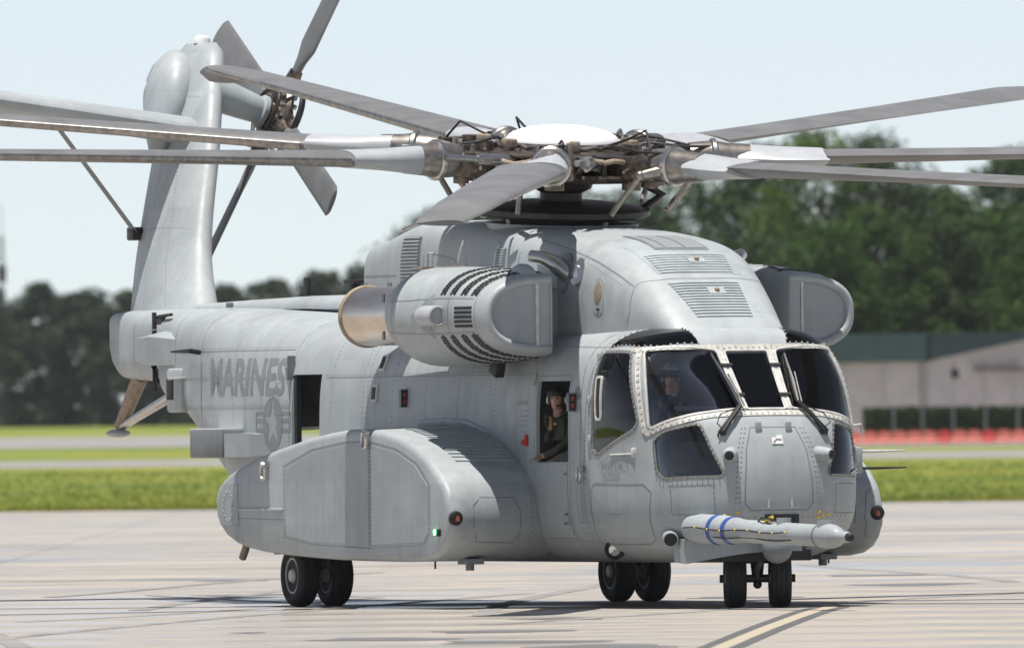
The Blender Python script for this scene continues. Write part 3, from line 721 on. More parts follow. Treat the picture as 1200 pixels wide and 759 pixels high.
h1 = SC.plate(MB(), [(5.98,-.62,4.0),(6.02,.62,4.0),(6.78,.5,3.72),(6.74,-.5,3.72)], (.45, 0, .9), off=.004, thick=.01, cell=.1).build('hood_panel', M['grey2'], cowl)
slats(SC, (6.36,-.52,3.95), (6.36,.45,3.95), (6.76,-.46,3.72), (6.76,.40,3.72), 8, (.5, 0, .86), .022, 'hood_louvre', slat_m, cowl)
slats(SC, (6.92,-.46,3.63), (6.92,.38,3.63), (7.50,-.34,3.22), (7.50,.32,3.22), 13, (.55, 0, .83), .022, 'hood_louvre', slat_m, cowl)
tp = SC.plate(MB(), [(5.28,-.33,4.16),(5.30,.33,4.16),(6.26,.33,3.99),(6.24,-.33,3.99)], (.17, 0, 1), off=.008, thick=.02, r=.02).build('cooler_panel', M['darkgrey'], cowl)
for a, b_ in ((-.31, -.20), (-.17, .04), (.07, .30)): SC.plate(MB(), [(5.34,a,4.15),(5.34,b_,4.15),(6.2,b_,4.0),(6.2,a,4.0)], (.17, 0, 1), off=.014, thick=.012).build('cooler_mesh', mat('mesh_panel', (.24, .255, .27), .6, var=.2, scale=60), tp)
for p_ in ((6.52, .05, 3.85), (7.1, .05, 3.5)):
    l, nn = SC.hit(p_, (.5, 0, .86)); e1, e2, n_ = frame_of(nn); RM = Matrix((e1, e2, n_)).transposed()
    q = MB().box(l+nn*.012, (.20, .12, .02), RM).build('access_plate', M['grey'], cowl); MB().ball(l+nn*.03, (.03, .03, .03), n=10, m=6).build('lifting_eye', M['tan'], q)
cs = MB(); cr = MB()
cl_ = lambda P, n, **k: (SC.line(cs, P, n, **k), SC.line(cs, my(P), mn(n), **k)); cd_ = lambda P, n, **k: (SC.dots(cr, P, n, **k), SC.dots(cr, my(P), mn(n), **k))
D2 = (0, -.8, .6)
for X in (-.95, .95, 2.3, 3.9, 5.6): cl_([(X,-1,3.2),(X,-1,3.6),(X,-1,4.0)], S_, width=.01); cd_([(X+.03,-1,3.2),(X+.03,-1,4.0)], S_, step=.06)
cl_([(-1,-1,3.78),(.1,-1,3.78)], S_, width=.012); cl_([(1.2,-1,4.02),(1.9,-1,3.95),(2.2,-1,3.8)], S_, width=.01)
cl_([(4.3,-.95,4.18),(5.2,-.95,4.05),(5.9,-.92,3.9),(6.4,-.88,3.75),(6.7,-.80,3.60)], D2, width=.016)
cl_([(6.72,-.78,3.60),(6.75,-.86,3.3),(6.7,-.9,3.15)], S_, width=.012)
cl_([(6.72,-.75,3.62),(6.84,-.55,3.66),(6.87,0,3.67)], (.5, -.2, .8), width=.014)
cd_([(4.3,-.95,4.14),(5.2,-.95,4.0),(5.9,-.95,3.84),(6.5,-.9,3.65)], D2, step=.06)
cs.build('panel_seams', M['seam'], cowl, 0, 'stuff'); cr.build('rivets', M['markdim'], cowl, 0, 'stuff')
for sy in (-1, 1):
    nS = (0, sy, 0)
    for x0, x1, z0, z1, k in ((.25, .84, 3.55, 4.22, 17), (3.2, 3.5, 3.85, 4.05, 7)):
        gp = SC.plate(MB(), [(x0, sy, z1), (x1, sy, z1), (x1, sy, z0), (x0, sy, z0)], nS, off=.006, thick=.01, r=.02).build('vent_grille', M['darkgrey'], cowl)
        b = MB()
        for i in range(k):
            z = z0+(z1-z0)*(i+.5)/k; SC.plate(b, [(x0+.03, sy, z+.011), (x1-.03, sy, z+.011), (x1-.03, sy, z-.007), (x0+.03, sy, z-.007)], nS, off=.022, thick=.02, cell=.3)
        b.build('grille_bars', M['grey'], gp, 0, 'stuff')
    # bleed exhaust pipe and flush outlet
    rec = disc_on(SC, (5.22, sy, 3.76), nS, .17, .23, .008, 'exhaust_recess', M['darkgrey'], cowl)
    ep = MB(); path = [Vector((5.26, sy*.92, 3.70)), Vector((5.22, sy*1.02, 3.78)), Vector((5.14, sy*1.10, 3.86)), Vector((5.03, sy*1.18, 3.92)), Vector((4.90, sy*1.28, 3.945))]
    ep.tube(path, [.11, .11, .095, .08, .072], 18, False); ep.tube(path[::-1], [.064, .07, .085, .10, .10], 18, False)
    ep.build('exhaust_pipe', M['steel'], rec)
    o2 = disc_on(SC, (5.56, sy, 3.76), nS, .12, .165, .012, 'bleed_outlet', M['steel'], cowl); disc_on(SC, (5.50, sy, 3.74), nS, .08, .115, .016, 'outlet_bore', mat('polished', (.7, .69, .66), .12, 1), o2)
    q = SC.plate(MB(), [(5.95,sy,3.68),(6.18,sy,3.68),(6.2,sy,3.28),(5.97,sy,3.28)], nS, off=.006, thick=.01, r=.11).build('inspection_plate', M['grey2'], cowl)
    disc_on(SC, (6.07, sy, 3.53), nS, .08, .12, .012, 'mesh_window', M['tan'], q)
    SC.plate(MB(), [(6.06,sy,3.345),(6.12,sy,3.345),(6.12,sy,3.325),(6.06,sy,3.325)], nS, off=.014, thick=.012).build('latch', M['black'], q)
    MB().tube([(1.25, sy*1.0, 4.02), (1.25, sy*1.06, 4.02), (1.23, sy*1.06, 3.82), (1.23, sy*1.0, 3.82)], .014, 6).build('grab_handle', M['cuff'], cowl)
    for x in (-.8, -.08): MB().box((x, sy*1.005, 3.67), (.11, .02, .06)).build('latch', M['darkgrey'], cowl)
    MB().box((1.72, sy*1.02, 3.72), (.12, .06, .08), bev=.015).build('vent_cap', M['black'], cowl)
# whip aerial on the cowling roof
MB().tube([(-.25, -.75, 4.30), (.35, -.6, 4.44), (1.0, -.45, 4.58)], [.03, .022, .018], 8).build('whip_aerial', M['steel'], cowl)

# ---------------- engine nacelles
nac = link('engine_nacelle', NAC.copy(), M['grey'], heli, 40)
lipP = nac_ring(5.84)
lip = MB(); rr = []
for a in range(11):
    t = math.pi*a/10; g = .045*math.sin(t)-.045; xo = .075*math.sin(t); rr.append([p_+Vector((xo, 0, 0)) for p_ in [Vector(v) for v in nac_ring(5.84, .0-.055+.055*math.cos(t))]])
lip.loft(rr, False); lip.build('intake_lip', M['grey'], nac, 60)
cov = MB(); cov.add([v+Vector((.012, 0, 0)) for v in nac_ring(5.84, -.11)]+[v+Vector((.002, 0, 0)) for v in nac_ring(5.84, -.10)], [tuple(range(48))]+[(i, (i+1) % 48, 48+(i+1) % 48, 48+i) for i in range(48)])
cov.build('intake_cover', paint('cover_paint', (.33, .36, .385)), nac, 30)
MB().box((5.87, -1.61, 3.285), (.03, .03, .70)).build('cover_rib', M['frame'], nac)
MB().box((5.86, -1.52, 3.285), (.03, .14, .80)).build('intake_side_plate', M['grey2'], nac)
# dark filter slots in four rows above and four below
def nac_pt(X, t, g=0):
    r = nac_ring(X, g, 180); i = int(round((t % 360)/2)) % 180; return r[i]
for s_ in (1, -1):
    for X in (4.80, 5.06, 5.33, 5.57):
        b = MB()
        for j in range(24):
            t = s_*(24+3.0*j)
            for e in (-.045, .0, .045):
                tt = t+(1.5 if e == 0 else 0)
                p_ = nac_pt(X+e, tt); l, nn, _, _ = SN.b.find_nearest(p_)
                if nn.dot(Vector((0, -1.77, 3.28))-p_.yz.to_3d()) > 9: nn = -nn
                tg = Vector((1, 0, 0)); tg = (tg-nn*tg.dot(nn)).normalized(); RM = Matrix((tg, nn.cross(tg), nn)).transposed()
                b.box(l, (.050, .027, .012), RM)
        b.build('filter_slots', M['black'], nac, 0, 'stuff')
for k in range(5):
    z = 3.37-.05*k; b = SN.plate(MB(), [(5.20,-2.3,z+.013),(5.60,-2.28,z+.013),(5.60,-2.28,z-.017),(5.20,-2.3,z-.017)], S_, off=.006, thick=.012).build('vent_slot', M['black'], nac)
SN.plate(MB(), [(3.95,-2.35,3.285),(4.55,-2.33,3.54),(4.55,-2.33,3.03)], S_, off=.005, thick=.01).build('doubler_plate', paint('doubler_paint', (.27, .30, .315)), nac)
MB().lathe([(0, .04), (.03, .10), (.10, .118), (.46, .118), (.47, .10), (.44, .09)], (4.42, -2.43, 3.285), (1, .05, 0), 24).build('oil_cooler_pod', M['cuff'], nac)
nz = MB(); ax = Vector((-1, -.03, 0)).normalized(); o_ = Vector((2.80, -1.82, 3.305))
nz.lathe([(0, .33), (.3, .333), (.8, .335), (1.15, .337), (1.42, .34), (1.45, .345), (1.45, .325), (1.1, .315), (.4, .30)], o_, ax, 40)
nz = nz.build('exhaust_nozzle', M['nozzle'], nac, 40)
MB().lathe([(.5, .295), (.52, .29)], o_, ax, 32).build('exhaust_core', M['black'], nz)
MB().lathe([(1.38, .346), (1.40, .358), (1.44, .358), (1.455, .345)], o_, ax, 40).build('nozzle_ring', M['tan'], nz)
ns = MB(); nr = MB()
def ring_pts(X, a, b_, k=30): return [nac_pt(X, a+(b_-a)*i/k) for i in range(k+1)]
def near_line(mb_, P, wd):
    rows = []
    for i, p_ in enumerate(P):
        l, nn, _, _ = SN.b.find_nearest(p_); c_ = Vector((p_.x, -1.75, 3.285)); nn = nn if nn.dot(l-c_) > 0 else -nn
        t = (P[min(i+1, len(P)-1)]-P[max(i-1, 0)]); q = t.cross(nn).normalized()*wd/2; rows.append([l+q+nn*.003, l-q+nn*.003])
    mb_.loft(rows, caps=False, closed=False)
for X in (5.66, 4.62, 5.02): near_line(ns, ring_pts(X, -20, 20) if X < 5.5 else ring_pts(X, -100, 100), .008)
near_line(ns, ring_pts(3.30, -60, 70), .01)
for t in (18, -18, 100): near_line(ns, [nac_pt(3.2+2.4*i/20, t) for i in range(21)], .008)
for X in (5.62, 4.58): SN.dots(nr, ring_pts(X, -100, 100), (0, -1, 0), step=.05) if X < 5 else [SN.dots(nr, [p_], -(Vector((p_.x, -1.75, 3.285))-p_), step=1) for p_ in ring_pts(5.66, -100, 100, 44)]
for sgn in (1, -1): SN.dots(nr, [nac_pt(4.6+i*.09, 19*sgn) for i in range(12)], S_, step=.05)
ns.build('panel_seams', M['seam'], nac, 0, 'stuff'); nr.build('rivets', M['markdim'], nac, 0, 'stuff')
for z in (3.50, 3.08): MB().box((3.06, -2.335, z), (.05, .02, .10)).build('latch', M['darkgrey'], nac)
MB().box((3.3, -1.75, 3.84), (1.4, .10, .02), bev=.008).build('top_strip', M['tan'], nac)
MB().box((4.7, -1.62, 2.72), (.22, .12, .22), Matrix.Rotation(R(20), 3, 'Y'), .02).build('drain_door', M['black'], nac)
MB().box((3.9, -1.15, 3.28), (2.4, .5, .62), bev=.12).build('engine_pylon', M['grey'], nac)
MB().tube([(5.5,-1.42,2.86),(5.46,-1.44,2.75),(5.5,-1.47,2.6),(5.44,-1.475,2.5)], .012, 6).build('drain_line', M['tan'], nac)
mirror_tree(nac, heli)
MB().ball((5.48, -1.62, 3.71), (.30, .12, .15), n=20, m=12).build('intake_fairing', M['grey'], nac)

# ---------------- sponsons
spo = link('sponson', SPON.copy(), M['grey'], heli, 40)
pl = MB(); 
def sp(x, z): return (x, -2.65, z)
OUT = [(.75,.80),(.75,1.62),(1.6,1.80),(2.6,1.88),(3.4,1.885),(4.2,1.80),(4.8,1.64),(5.18,1.40),(5.18,.85),(5.0,.72),(3.4,.68),(1.6,.72)]
ss = MB(); sr = MB()
SS.line(ss, [sp(*p_) for p_ in OUT], S_, closed=True, width=.010); SS.dots(sr, [sp(x*.996, z*.99+.01) for x, z in OUT], S_, closed=True, step=.06)
for X in (3.38,): SS.line(ss, [sp(X, .69), sp(X, 1.87)], S_, width=.012); SS.dots(sr, [sp(X-.03, .72), sp(X-.03, 1.85)], S_, step=.045); SS.dots(sr, [sp(X+.03, .72), sp(X+.03, 1.85)], S_, step=.045)
SS.line(ss, [sp(-.9,1.02), sp(.75,1.0)], S_, width=.008); SS.dots(sr, [sp(.70,.75), sp(.70,1.62)], S_, step=.05)
fp = [Vector((5.55, y, z)) for y, z in ((-2.2,1.25),(-1.75,1.25),(-1.68,1.1),(-1.68,.85),(-1.75,.75),(-2.25,.75),(-2.32,.9),(-2.32,1.15))]
SS.line(ss, fp, (1, 0, .1), closed=True, width=.010)
SS.dots(sr, [(4.9,-1.52,1.75),(5.3,-1.52,1.35),(5.42,-1.52,1.0),(5.4,-1.52,.7)], (1, 0, .3), step=.05)
ss.build('panel_seams', M['seam'], spo, 0, 'stuff'); sr.build('rivets', M['seam'], spo, 0, 'stuff')
SS.plate(MB(), [sp(.80,.83), sp(.80,1.58), sp(1.6,1.76), sp(2.6,1.84), sp(3.33,1.845), sp(3.33,.72), sp(1.6,.755)], S_, off=.005, thick=.012, cell=.5).build('access_door', M['grey2'], spo)
SS.plate(MB(), [sp(3.43,.72), sp(3.43,1.845), sp(4.2,1.76), sp(4.75,1.61), sp(5.13,1.38), sp(5.13,.87), sp(4.98,.755)], S_, off=.005, thick=.012, cell=.5).build('access_door', M['grey2'], spo)
pt = SS.plate(MB(), [sp(-1.36,1.40), sp(-.72,1.42), sp(-.70,.92), sp(-1.22,.94), sp(-1.50,1.14)], S_, off=.008, thick=.015).build('cover_plate', M['grey'], spo)
b = MB(); SS.dots(b, [sp(-1.02+.14*math.cos(a), 1.16+.17*math.sin(a)) for a in [2*math.pi*k/24 for k in range(24)]], S_, closed=True, step=.06, rad=.014, h=.02); b.build('bolts', M['cuff'], pt, 0, 'stuff')
MB().box((.02, -2.662, 1.115), (1.35, .03, .035), bev=.01).build('rub_rail', M['cuff'], spo)
shackle((.23, -2.65, 1.57), S_, spo, 1.15); shackle((3.36, -2.65, 1.92), S_, spo, 1.15)
slb = slats(SS, (3.55,-2.30,2.0), (3.55,-1.52,2.0), (5.12,-2.30,1.62), (5.0,-1.52,1.62), 15, (.35, 0, .94), .03, 'top_louvre', slat_m, spo)
nlb = MB().box((5.46, -2.668, .86), (.10, .04, .08), bev=.012).build('navigation_light', M['black'], spo)
nlg = MB().box((5.42, -2.685, .865), (.05, .04, .065), bev=.012).build('light_lens', M['green_on'], nlb)
bl = SS.plate(MB(), [(5.66,-2.60,1.30),(5.6,-2.42,1.25),(5.68,-2.40,1.0),(5.62,-2.44,.76),(5.6,-2.58,.72)], (.85, -.5, 0), off=.010, thick=.02, r=.06).build('light_fairing', M['grey'], spo)
l, nn = SS.hit((5.68, -2.53, 1.02), (.85, -.5, 0)); MB().lathe([(-.02, .085), (.02, .08), (.035, .05)], l, nn, 20).build('position_light', M['black'], bl); 
MB().box(l+nn*.035, (.03, .05, .06), Matrix.Rotation(R(-30), 3, 'Z')).build('position_lens', M['lens'], bl)
# rounded fillet where the sponson meets the hull
b = MB(); pth = [(2.0,2.10),(2.8,2.12),(3.4,2.10),(4.0,1.99),(4.45,1.82),(4.8,1.60),(5.05,1.35),(5.2,1.1),(5.26,.9),(5.2,.7)]
b.tube([(x, -1.46, z-.02) for x, z in pth], .05, 8); b.build('root_fillet', M['grey'], spo)
MB().tube([(-.95,-2.45,.74),(-1.03,-2.45,.64),(-1.11,-2.45,.56)], .045, 10).build('fuel_drain', M['tan'], spo)
MB().tube([(4.7,-2.4,.54),(4.7,-2.4,.45)], .012, 6).build('static_wick', M['black'], spo)
MB().loft([[Vector((x, y, z)) for x, y in ((5.0,-2.25),(5.3,-2.25),(5.3,-2.05),(5.0,-2.05))] for z in (.56, .50)], True).cyl((5.12,-2.15,.5), (5.12,-2.15,.43), .05, n=10).build('belly_aerial', M['darkgrey'], spo)
spp = mirror_tree(spo, heli)
for ch in spp.children_recursive:
    if ch.data and ch.data.materials and ch.data.materials[0] == M['green_on']: ch.data.materials[0] = M['red_on']

# ---------------- tail
pyl = [(-7.70,.86,2.42,3.46),(-8.2,.72,2.5,3.46),(-9.0,.62,2.58,3.47),(-9.6,.54,2.62,3.47),(-10.4,.34,2.64,3.47),(-11.1,.17,2.72,3.45),(-11.45,.10,2.95,3.42),(-11.55,.06,3.15,3.38)]
rings = []
for i in range(34):
    X = -7.70-3.85*i/33; q = [spline(-X, [-a[0] for a in pyl], [a[k] for a in pyl]) for k in (1, 2, 3)]
    sec = section(q[0], q[1], q[2], (q[1]+q[2])/2); rings.append([Vector((X, -y, z)) for y, z in sec[::2]]+[Vector((X, y, z)) for y, z in reversed(sec[::2][1:-1])])
PYL = MB().loft(rings, True).mesh('pylon'); SPy = Surf(PYL)
pyo = link('tail_pylon', PYL, M['grey'], heli, 45)
b = MB(); 
for X in (-9.3, -8.6, -10.8): SPy.dots(b, [(X,-.6,2.65),(X,-.6,3.35)], S_, step=.06)
b.build('rivets', M['seam'], pyo, 0, 'stuff'); b = MB(); SPy.line(b, [(-9.45,-.6,2.6),(-9.4,-.6,3.4)], S_, width=.015); b.build('panel_seams', M['seam'], pyo, 0, 'stuff')
# fold joint hardware
for y, z in ((-.80,3.33),(-.80,3.12),(-.80,2.72),(-.80,2.60)):
    MB().box((-7.9, y, z), (.34, .10, .09), bev=.02).cyl((-8.0,y-.05,z-.1),(-8.0,y-.05,z+.1),.03,n=8).build('fold_lug', M['darkmetal'], heli)
MB().tube([(-7.4,-.86,3.40),(-7.9,-.84,3.38),(-8.1,-.8,3.32)], .02, 6).tube([(-7.8,-.86,3.0),(-7.95,-.9,2.8),(-7.8,-.88,2.6)], .02, 6).build('fold_hose', M['black'], heli)
# wedge fairing at the fold (both sides) and the aft edge fairing with its black port
for sy in (-1, 1):
    P0 = [Vector((-6.85, sy*.98-(sy*.17 if i_ == 0 else 0), z)) for i_, z in enumerate((3.24, 3.10, 2.88, 2.80))]; P1 = [Vector((-7.55, sy*1.10-(sy*.17 if i_ == 0 else 0), z)) for i_, z in enumerate((3.20, 3.14, 2.86, 2.80))]; P2 = [Vector((-8.05, sy*1.06-(sy*.17 if i_ == 0 else 0), z)) for i_, z in enumerate((3.14, 3.12, 2.90, 2.86))]; P3 = [Vector((-8.05, sy*.7, z)) for z in (3.14, 3.12, 2.90, 2.86)]; P4 = [Vector((-6.85, sy*.7, z)) for z in (3.24, 3.10, 2.88, 2.80)]
    MB().loft([P0, P1, P2, P3, P4], True, closed=True).build('fold_fairing', M['grey'], heli, 20)
    rf = MB().box((-6.75, sy*1.02, 2.50), (.50, .16, .52), bev=.04).build('ramp_fairing', M['grey'], heli)
    MB().box((-6.85, sy*1.105, 2.52), (.20, .02, .26), bev=.008).build('port_hole', M['black'], rf)
    MB().box((-6.55, sy*1.12, 2.64), (.40, .12, .03), bev=.01).build('port_hood', M['cuff'], rf)
    MB().tube([(-5.55, sy*1.22, 2.94), (-5.55, sy*1.34, 2.96), (-6.2, sy*1.33, 2.955)], [.03, .03, .012], 8).build('blade_aerial', M['black'], heli)
    MB().box((-6.3, sy*.55, 3.50), (.12, .06, .06), bev=.012).build('vent_cap', M['darkgrey'], heli)
    # dispenser boxes on the lower aft hull
    db = MB().box((-4.30, sy*1.47, 1.87), (1.05, .36, .33), bev=.02).build('dispenser_box', M['darkgrey'], heli); MB().box((-4.30, sy*1.47, 2.043), (1.03, .34, .016)).build('box_lid', M['white'], db)
    MB().loft([[Vector((x, sy*y, z)) for y, z in ((1.3, zc+hz), (1.3+w_, zc+hz), (1.3+w_, zc-hz), (1.3, zc-hz))] for x, w_, zc, hz in ((-3.76,.33,1.85,.14),(-3.35,.32,1.85,.14),(-3.15,.25,1.85,.135),(-3.0,.12,1.85,.12))], True).build('dispenser_fairing', M['grey'], heli, 20)
MB().loft([[Vector((-2.22+dx, -1.42, z)), Vector((-2.05, -1.50, z)), Vector((-2.05, -1.40, z))] for z, dx in ((2.88, .15), (2.74, -.12), (2.60, .05))], True).build('sight_bracket', M['darkgrey'], heli)
MB().box((-2.0, -1.40, 1.9), (.10, .06, 1.5)).build('door_track', M['black'], heli)
# dorsal spine over the tail drive shaft
sp_r = []
for X, r_, z in ((-.9,.24,3.45),(-3,.23,3.42),(-5,.20,3.44),(-7,.16,3.44),(-8.6,.12,3.44)): sp_r.append([Vector((X, -r_*math.cos(a), z+r_*.75*math.sin(a))) for a in [math.pi*k/14 for k in range(15)]])
MB().loft(sp_r, True).build('spine_fairing', M['grey'], heli)
MB().box((-5.2, 0, 3.68), (.14, .05, .26), bev=.015).build('blade_aerial', M['black'], heli); MB().box((-3.3, -.15, 3.58), (.10, .10, .30), bev=.015).box((-3.3, -.15, 3.74), (.34, .16, .05), bev=.015).build('blade_aerial', M['black'], heli)
# tail bumper
sk = MB().tube([(-10.55,-.05,2.68),(-11.25,-.05,2.08)], [.10, .075], 10).build('tail_bumper', M['tan'], heli)
MB().tube([(-8.9,-.05,2.60),(-9.6,-.05,2.42),(-11.2,-.05,2.08)], [.06, .06, .05], 10).build('bumper_strut', M['steel'], sk)
MB().ball((-11.32,-.05,2.0), (.22,.14,.05), n=16, m=8).build('bumper_shoe', M['cuff'], sk)

# ---------------- canted fin, gearbox fairing, stabiliser
CANT = R(20)
def fin_pt(z): return (z-3.40)*math.tan(CANT)
FN = [(3.36,-8.35,-10.95,.30),(4.11,-9.2,-11.42,.245),(5.5,-10.14,-12.05,.21),(6.1,-10.6,-12.3,.20),(6.45,-10.88,-12.35,.19),(6.62,-11.05,-12.25,.15),(6.70,-11.2,-12.1,.07)]
rings = []
for i in range(30):
    z = 3.36+(6.70-3.36)*(i/29)**.92; q = [spline(z, [a[0] for a in FN], [a[k] for a in FN]) for k in (1, 2, 3)]; ch = q[0]-q[1]; ring = []
    for k in range(40):
        t = 2*math.pi*k/40; x = (1+math.cos(t))/2; th = q[2]*1.35*(math.sqrt(max(1-x, 0))*.0+math.sin(min(1, (1-x)**.62)*math.pi)**.72 if 0 < x < 1 else 0)
        th = max(th, .02); sgn = -1 if math.sin(t) > 0 else 1
        ring.append(Vector((q[1]+ch*x, fin_pt(z)+sgn*th*.5*1.5, z)))
    rings.append(ring)
FIN = MB().loft(rings, True).mesh('fin'); SFi = Surf(FIN)
fin = link('tail_fin', FIN, M['grey'], heli, 45)
nF = (0, -math.cos(CANT), math.sin(CANT))
b = MB()
for f_ in (.28, .62, .93):
    SFi.dots(b, [(interp(z, [a[0] for a in FN], [a[1]*(1-f_)+a[2]*f_ for a in FN]), fin_pt(z)-.2, z) for z in [3.5+.1*k for k in range(30)]], nF, step=.06, rad=.011)
for z in (4.45, 6.05): SFi.dots(b, [(interp(z, [a[0] for a in FN], [a[1] for a in FN])-.15-k*.15, fin_pt(z)-.2, z) for k in range(9)], nF, step=.06)
b.build('rivets', M['seam'], fin, 0, 'stuff')
RC = Matrix.Rotation(-CANT, 3, 'X')
gfm = MB(); rings = []
for i in range(25):
    t = .5-.5*math.cos(math.pi*i/24); zz = -.85+1.42*t
    wv = math.sqrt(max(1e-4, 1-((t-.60)/.40)**2)) if t > .60 else .22+.78*math.sin(math.pi/2*t/.60)
    if i == 0: wv = .02
    ring = []
    for k in range(28):
        a = 2*math.pi*k/28; ring.append(Vector((-11.22-.36*t, .70, 6.10))+RC@Vector((.44*wv*math.cos(a), .27*wv*math.sin(a), zz*.96)))
    rings.append(ring)
GF = gfm.loft(rings, True).mesh('gearfairing'); SG = Surf(GF); gf = link('gearbox_fairing', GF, M['grey'], fin, 50)
for zc, xc in ((6.44, -11.80), (6.10, -11.76)):
    gp = SG.plate(MB(), [(xc-.09,.3,zc+.12),(xc+.05,.3,zc+.15),(xc+.09,.3,zc-.12),(xc-.05,.3,zc-.15)], (-.1,-.93,.33), off=.006, thick=.012).build('vent_grille', M['darkgrey'], fin)
    b = MB()
    for k in range(7): SG.plate(b, [(xc-.06,.3,zc+.11-.035*k),(xc+.06,.3,zc+.11-.035*k),(xc+.06,.3,zc+.097-.035*k),(xc-.06,.3,zc+.097-.035*k)], (-.1,-.93,.33), off=.014, thick=.012)
    b.build('grille_bars', M['grey2'], gp, 0, 'stuff')
MB().lathe([(0,.10),(.06,.10),(.09,.09),(.11,.05)], (-11.6, fin_pt(6.68), 6.68), (0,.2,1), 20).build('beacon', M['white'], fin)
# stabiliser
stb = MB(); rings = []; DI = R(8.3)
for i in range(14):
    t = i/13; L = 5.2*t; y = .95-L*math.cos(DI); z = 5.60+L*math.sin(DI); le = -10.40-.28*t; te = -12.25+.20*t; th = .135-.03*t; ring = []
    for k in range(28):
        a = 2*math.pi*k/28; x = (1+math.cos(a))/2; ring.append(Vector((te+(le-te)*x, y, z+(1 if math.sin(a) >= 0 else -1)*max(.008, th*1.25*math.sin(min(1, (1-x)**.6)*math.pi)**.8 if 0 < x < 1 else .008))))
    rings.append(ring)
stab = stb.loft(rings, True).build('stabiliser', M['grey'], heli, 45)
ys = -.88; zs = 5.60+(.95-ys)*math.tan(DI)-.12
sp_ = MB().loft([[Vector((-11.2+dx, ys+dy, zs+dz)) for dx, dy, dz in ((.09,0,0),(0,.035,0),(-.09,0,0),(0,-.035,0))], [Vector((-11.36+dx, fin_pt(4.42)-.16+dy, 4.42)) for dx, dy in ((.09,0),(0,.035),(-.09,0),(0,-.035))]], True).build('stabiliser_strut', M['darkgrey'], stab)
MB().box((-11.40, fin_pt(4.40)-.14, 4.40), (.22, .14, .16), bev=.02).build('strut_fitting', M['darkmetal'], stab); MB().box((-11.2, ys, zs+.02), (.4, .10, .06), bev=.015).build('strut_fitting', M['darkgrey'], stab)

# ---------------- tail rotor (port side, canted)
TO = Vector((-10.85, 1.20, 6.03)); ta = Vector((0, math.cos(CANT), -math.sin(CANT))); tu = Vector((0, math.sin(CANT), math.cos(CANT))); tf = Vector((1, 0, 0))
gb = MB().lathe([(-.22, .20), (-.05, .21), (.05, .20), (.30, .18), (.45, .165), (.47, .2), (.52, .2)], TO, ta, 28).build('tail_gearbox', M['grey2'], heli)
TH = TO+ta*.68
tr = MB().lathe([(-.20, .15), (-.06, .17), (-.05, .40), (.0, .43), (.05, .40), (.06, .20), (.16, .17), (.22, .06)], TH, ta, 32).build('tail_rotor_hub', M['bronze'], heli)
hd = MB()
for k in range(16):
    a = 2*math.pi*k/16; d = tf*math.cos(a)+tu*math.sin(a); hd.cyl(TH+d*.36-ta*.1, TH+d*.36+ta*.1, .032, n=8)
hd.build('hub_bolts', M['steel'], tr, 30, 'stuff')
for rr_, e in ((.47, .10), (.33, -.14), (.40, .16)):
    MB().tube([TH+(tf*math.cos(a)+tu*math.sin(a))*(rr_+.03*math.sin(3*a))+ta*e for a in [2*math.pi*k/30 for k in range(31)]], .026, 8).build('pitch_ring', M['darkmetal'], tr)
for k in range(4):
    a = R(22+90*k); d = tf*math.sin(a)+tu*math.cos(a); e = tf*math.cos(a)-tu*math.sin(a)
    ar = MB().tube([TH+d*.15, TH+d*.45, TH+d*.62], [.11, .10, .08], 12).box(TH+d*.5, (.14, .14, .16), Matrix((e, ta, d)).transposed(), .02).build('rotor_arm', M['bronze'], tr)
    MB().tube([TH+d*.50+e*.20+ta*.12, TH+d*.50+e*.20-ta*.18], .022, 8).tube([TH+d*.5+e*.2, TH+d*.5], .03, 8).build('pitch_link', M['steel'], tr)
    rg = []
    for r_ in (.58, .75, .95, 1.6, 2.4, 3.0, 3.05):
        c_ = .07 if r_ < .6 else .10 if r_ < .8 else .20 if r_ < 3.03 else .16; th = .05 if r_ < .8 else .028; tw = R(12-6*r_/3); ev, tv = e*math.cos(tw)+ta*math.sin(tw), ta*math.cos(tw)-e*math.sin(tw)
        rg.append([TH+d*r_+ev*c_*math.cos(q)+tv*th*math.sin(q) for q in [2*math.pi*j/16 for j in range(16)]])
    MB().loft(rg, True).build('tail_rotor_blade', M['blade'], tr)

# ---------------- main rotor
TILT = R(5); RH = Vector((2.73, 0, 5.04)); ma = Vector((math.sin(TILT), 0, math.cos(TILT))); mf = Vector((math.cos(TILT), 0, -math.sin(TILT))); ml = Vector((0, 1, 0))
def rd(a): return mf*math.cos(a)+ml*math.sin(a)
mast = MB().lathe([(-1.3, .30), (-.9, .30), (-.85, .26), (-.35, .24), (-.3, .34), (-.15, .40)], RH, ma, 32).build('rotor_mast', M['darkmetal'], heli)
hub = MB().lathe([(-.20, .35), (-.18, 1.12), (-.12, 1.18), (-.09, 1.16), (-.08, .45), (.08, .45), (.09, 1.10), (.12, 1.13), (.15, 1.06), (.18, .5), (.22, .45)], RH, ma, 56).build('rotor_hub', M['bronze'], heli)
dm = [(.20, .50), (.215, .62), (.23, .655), (.25, .65)]+[(.25+.17*math.sin(R(90*k/10)), .64*math.cos(R(90*k/10))) for k in range(1, 11)]
MB().lathe(dm, RH, ma, 48).build('hub_dome', M['white'], hub, 50)
MB().lathe([(.19, .55), (.20, .66), (.225, .66), (.23, .6)], RH, ma, 40).build('dome_rim', M['darkgrey'], hub)
vd = (CAM-RH); vd.z = 0; vd.normalize(); rgt = Vector((0, 0, 1)).cross(vd)   # unit vectors of the photographed heading
a0 = math.atan2(-(rgt).y, -(rgt).x)+R(-17)
blade_rings = {}
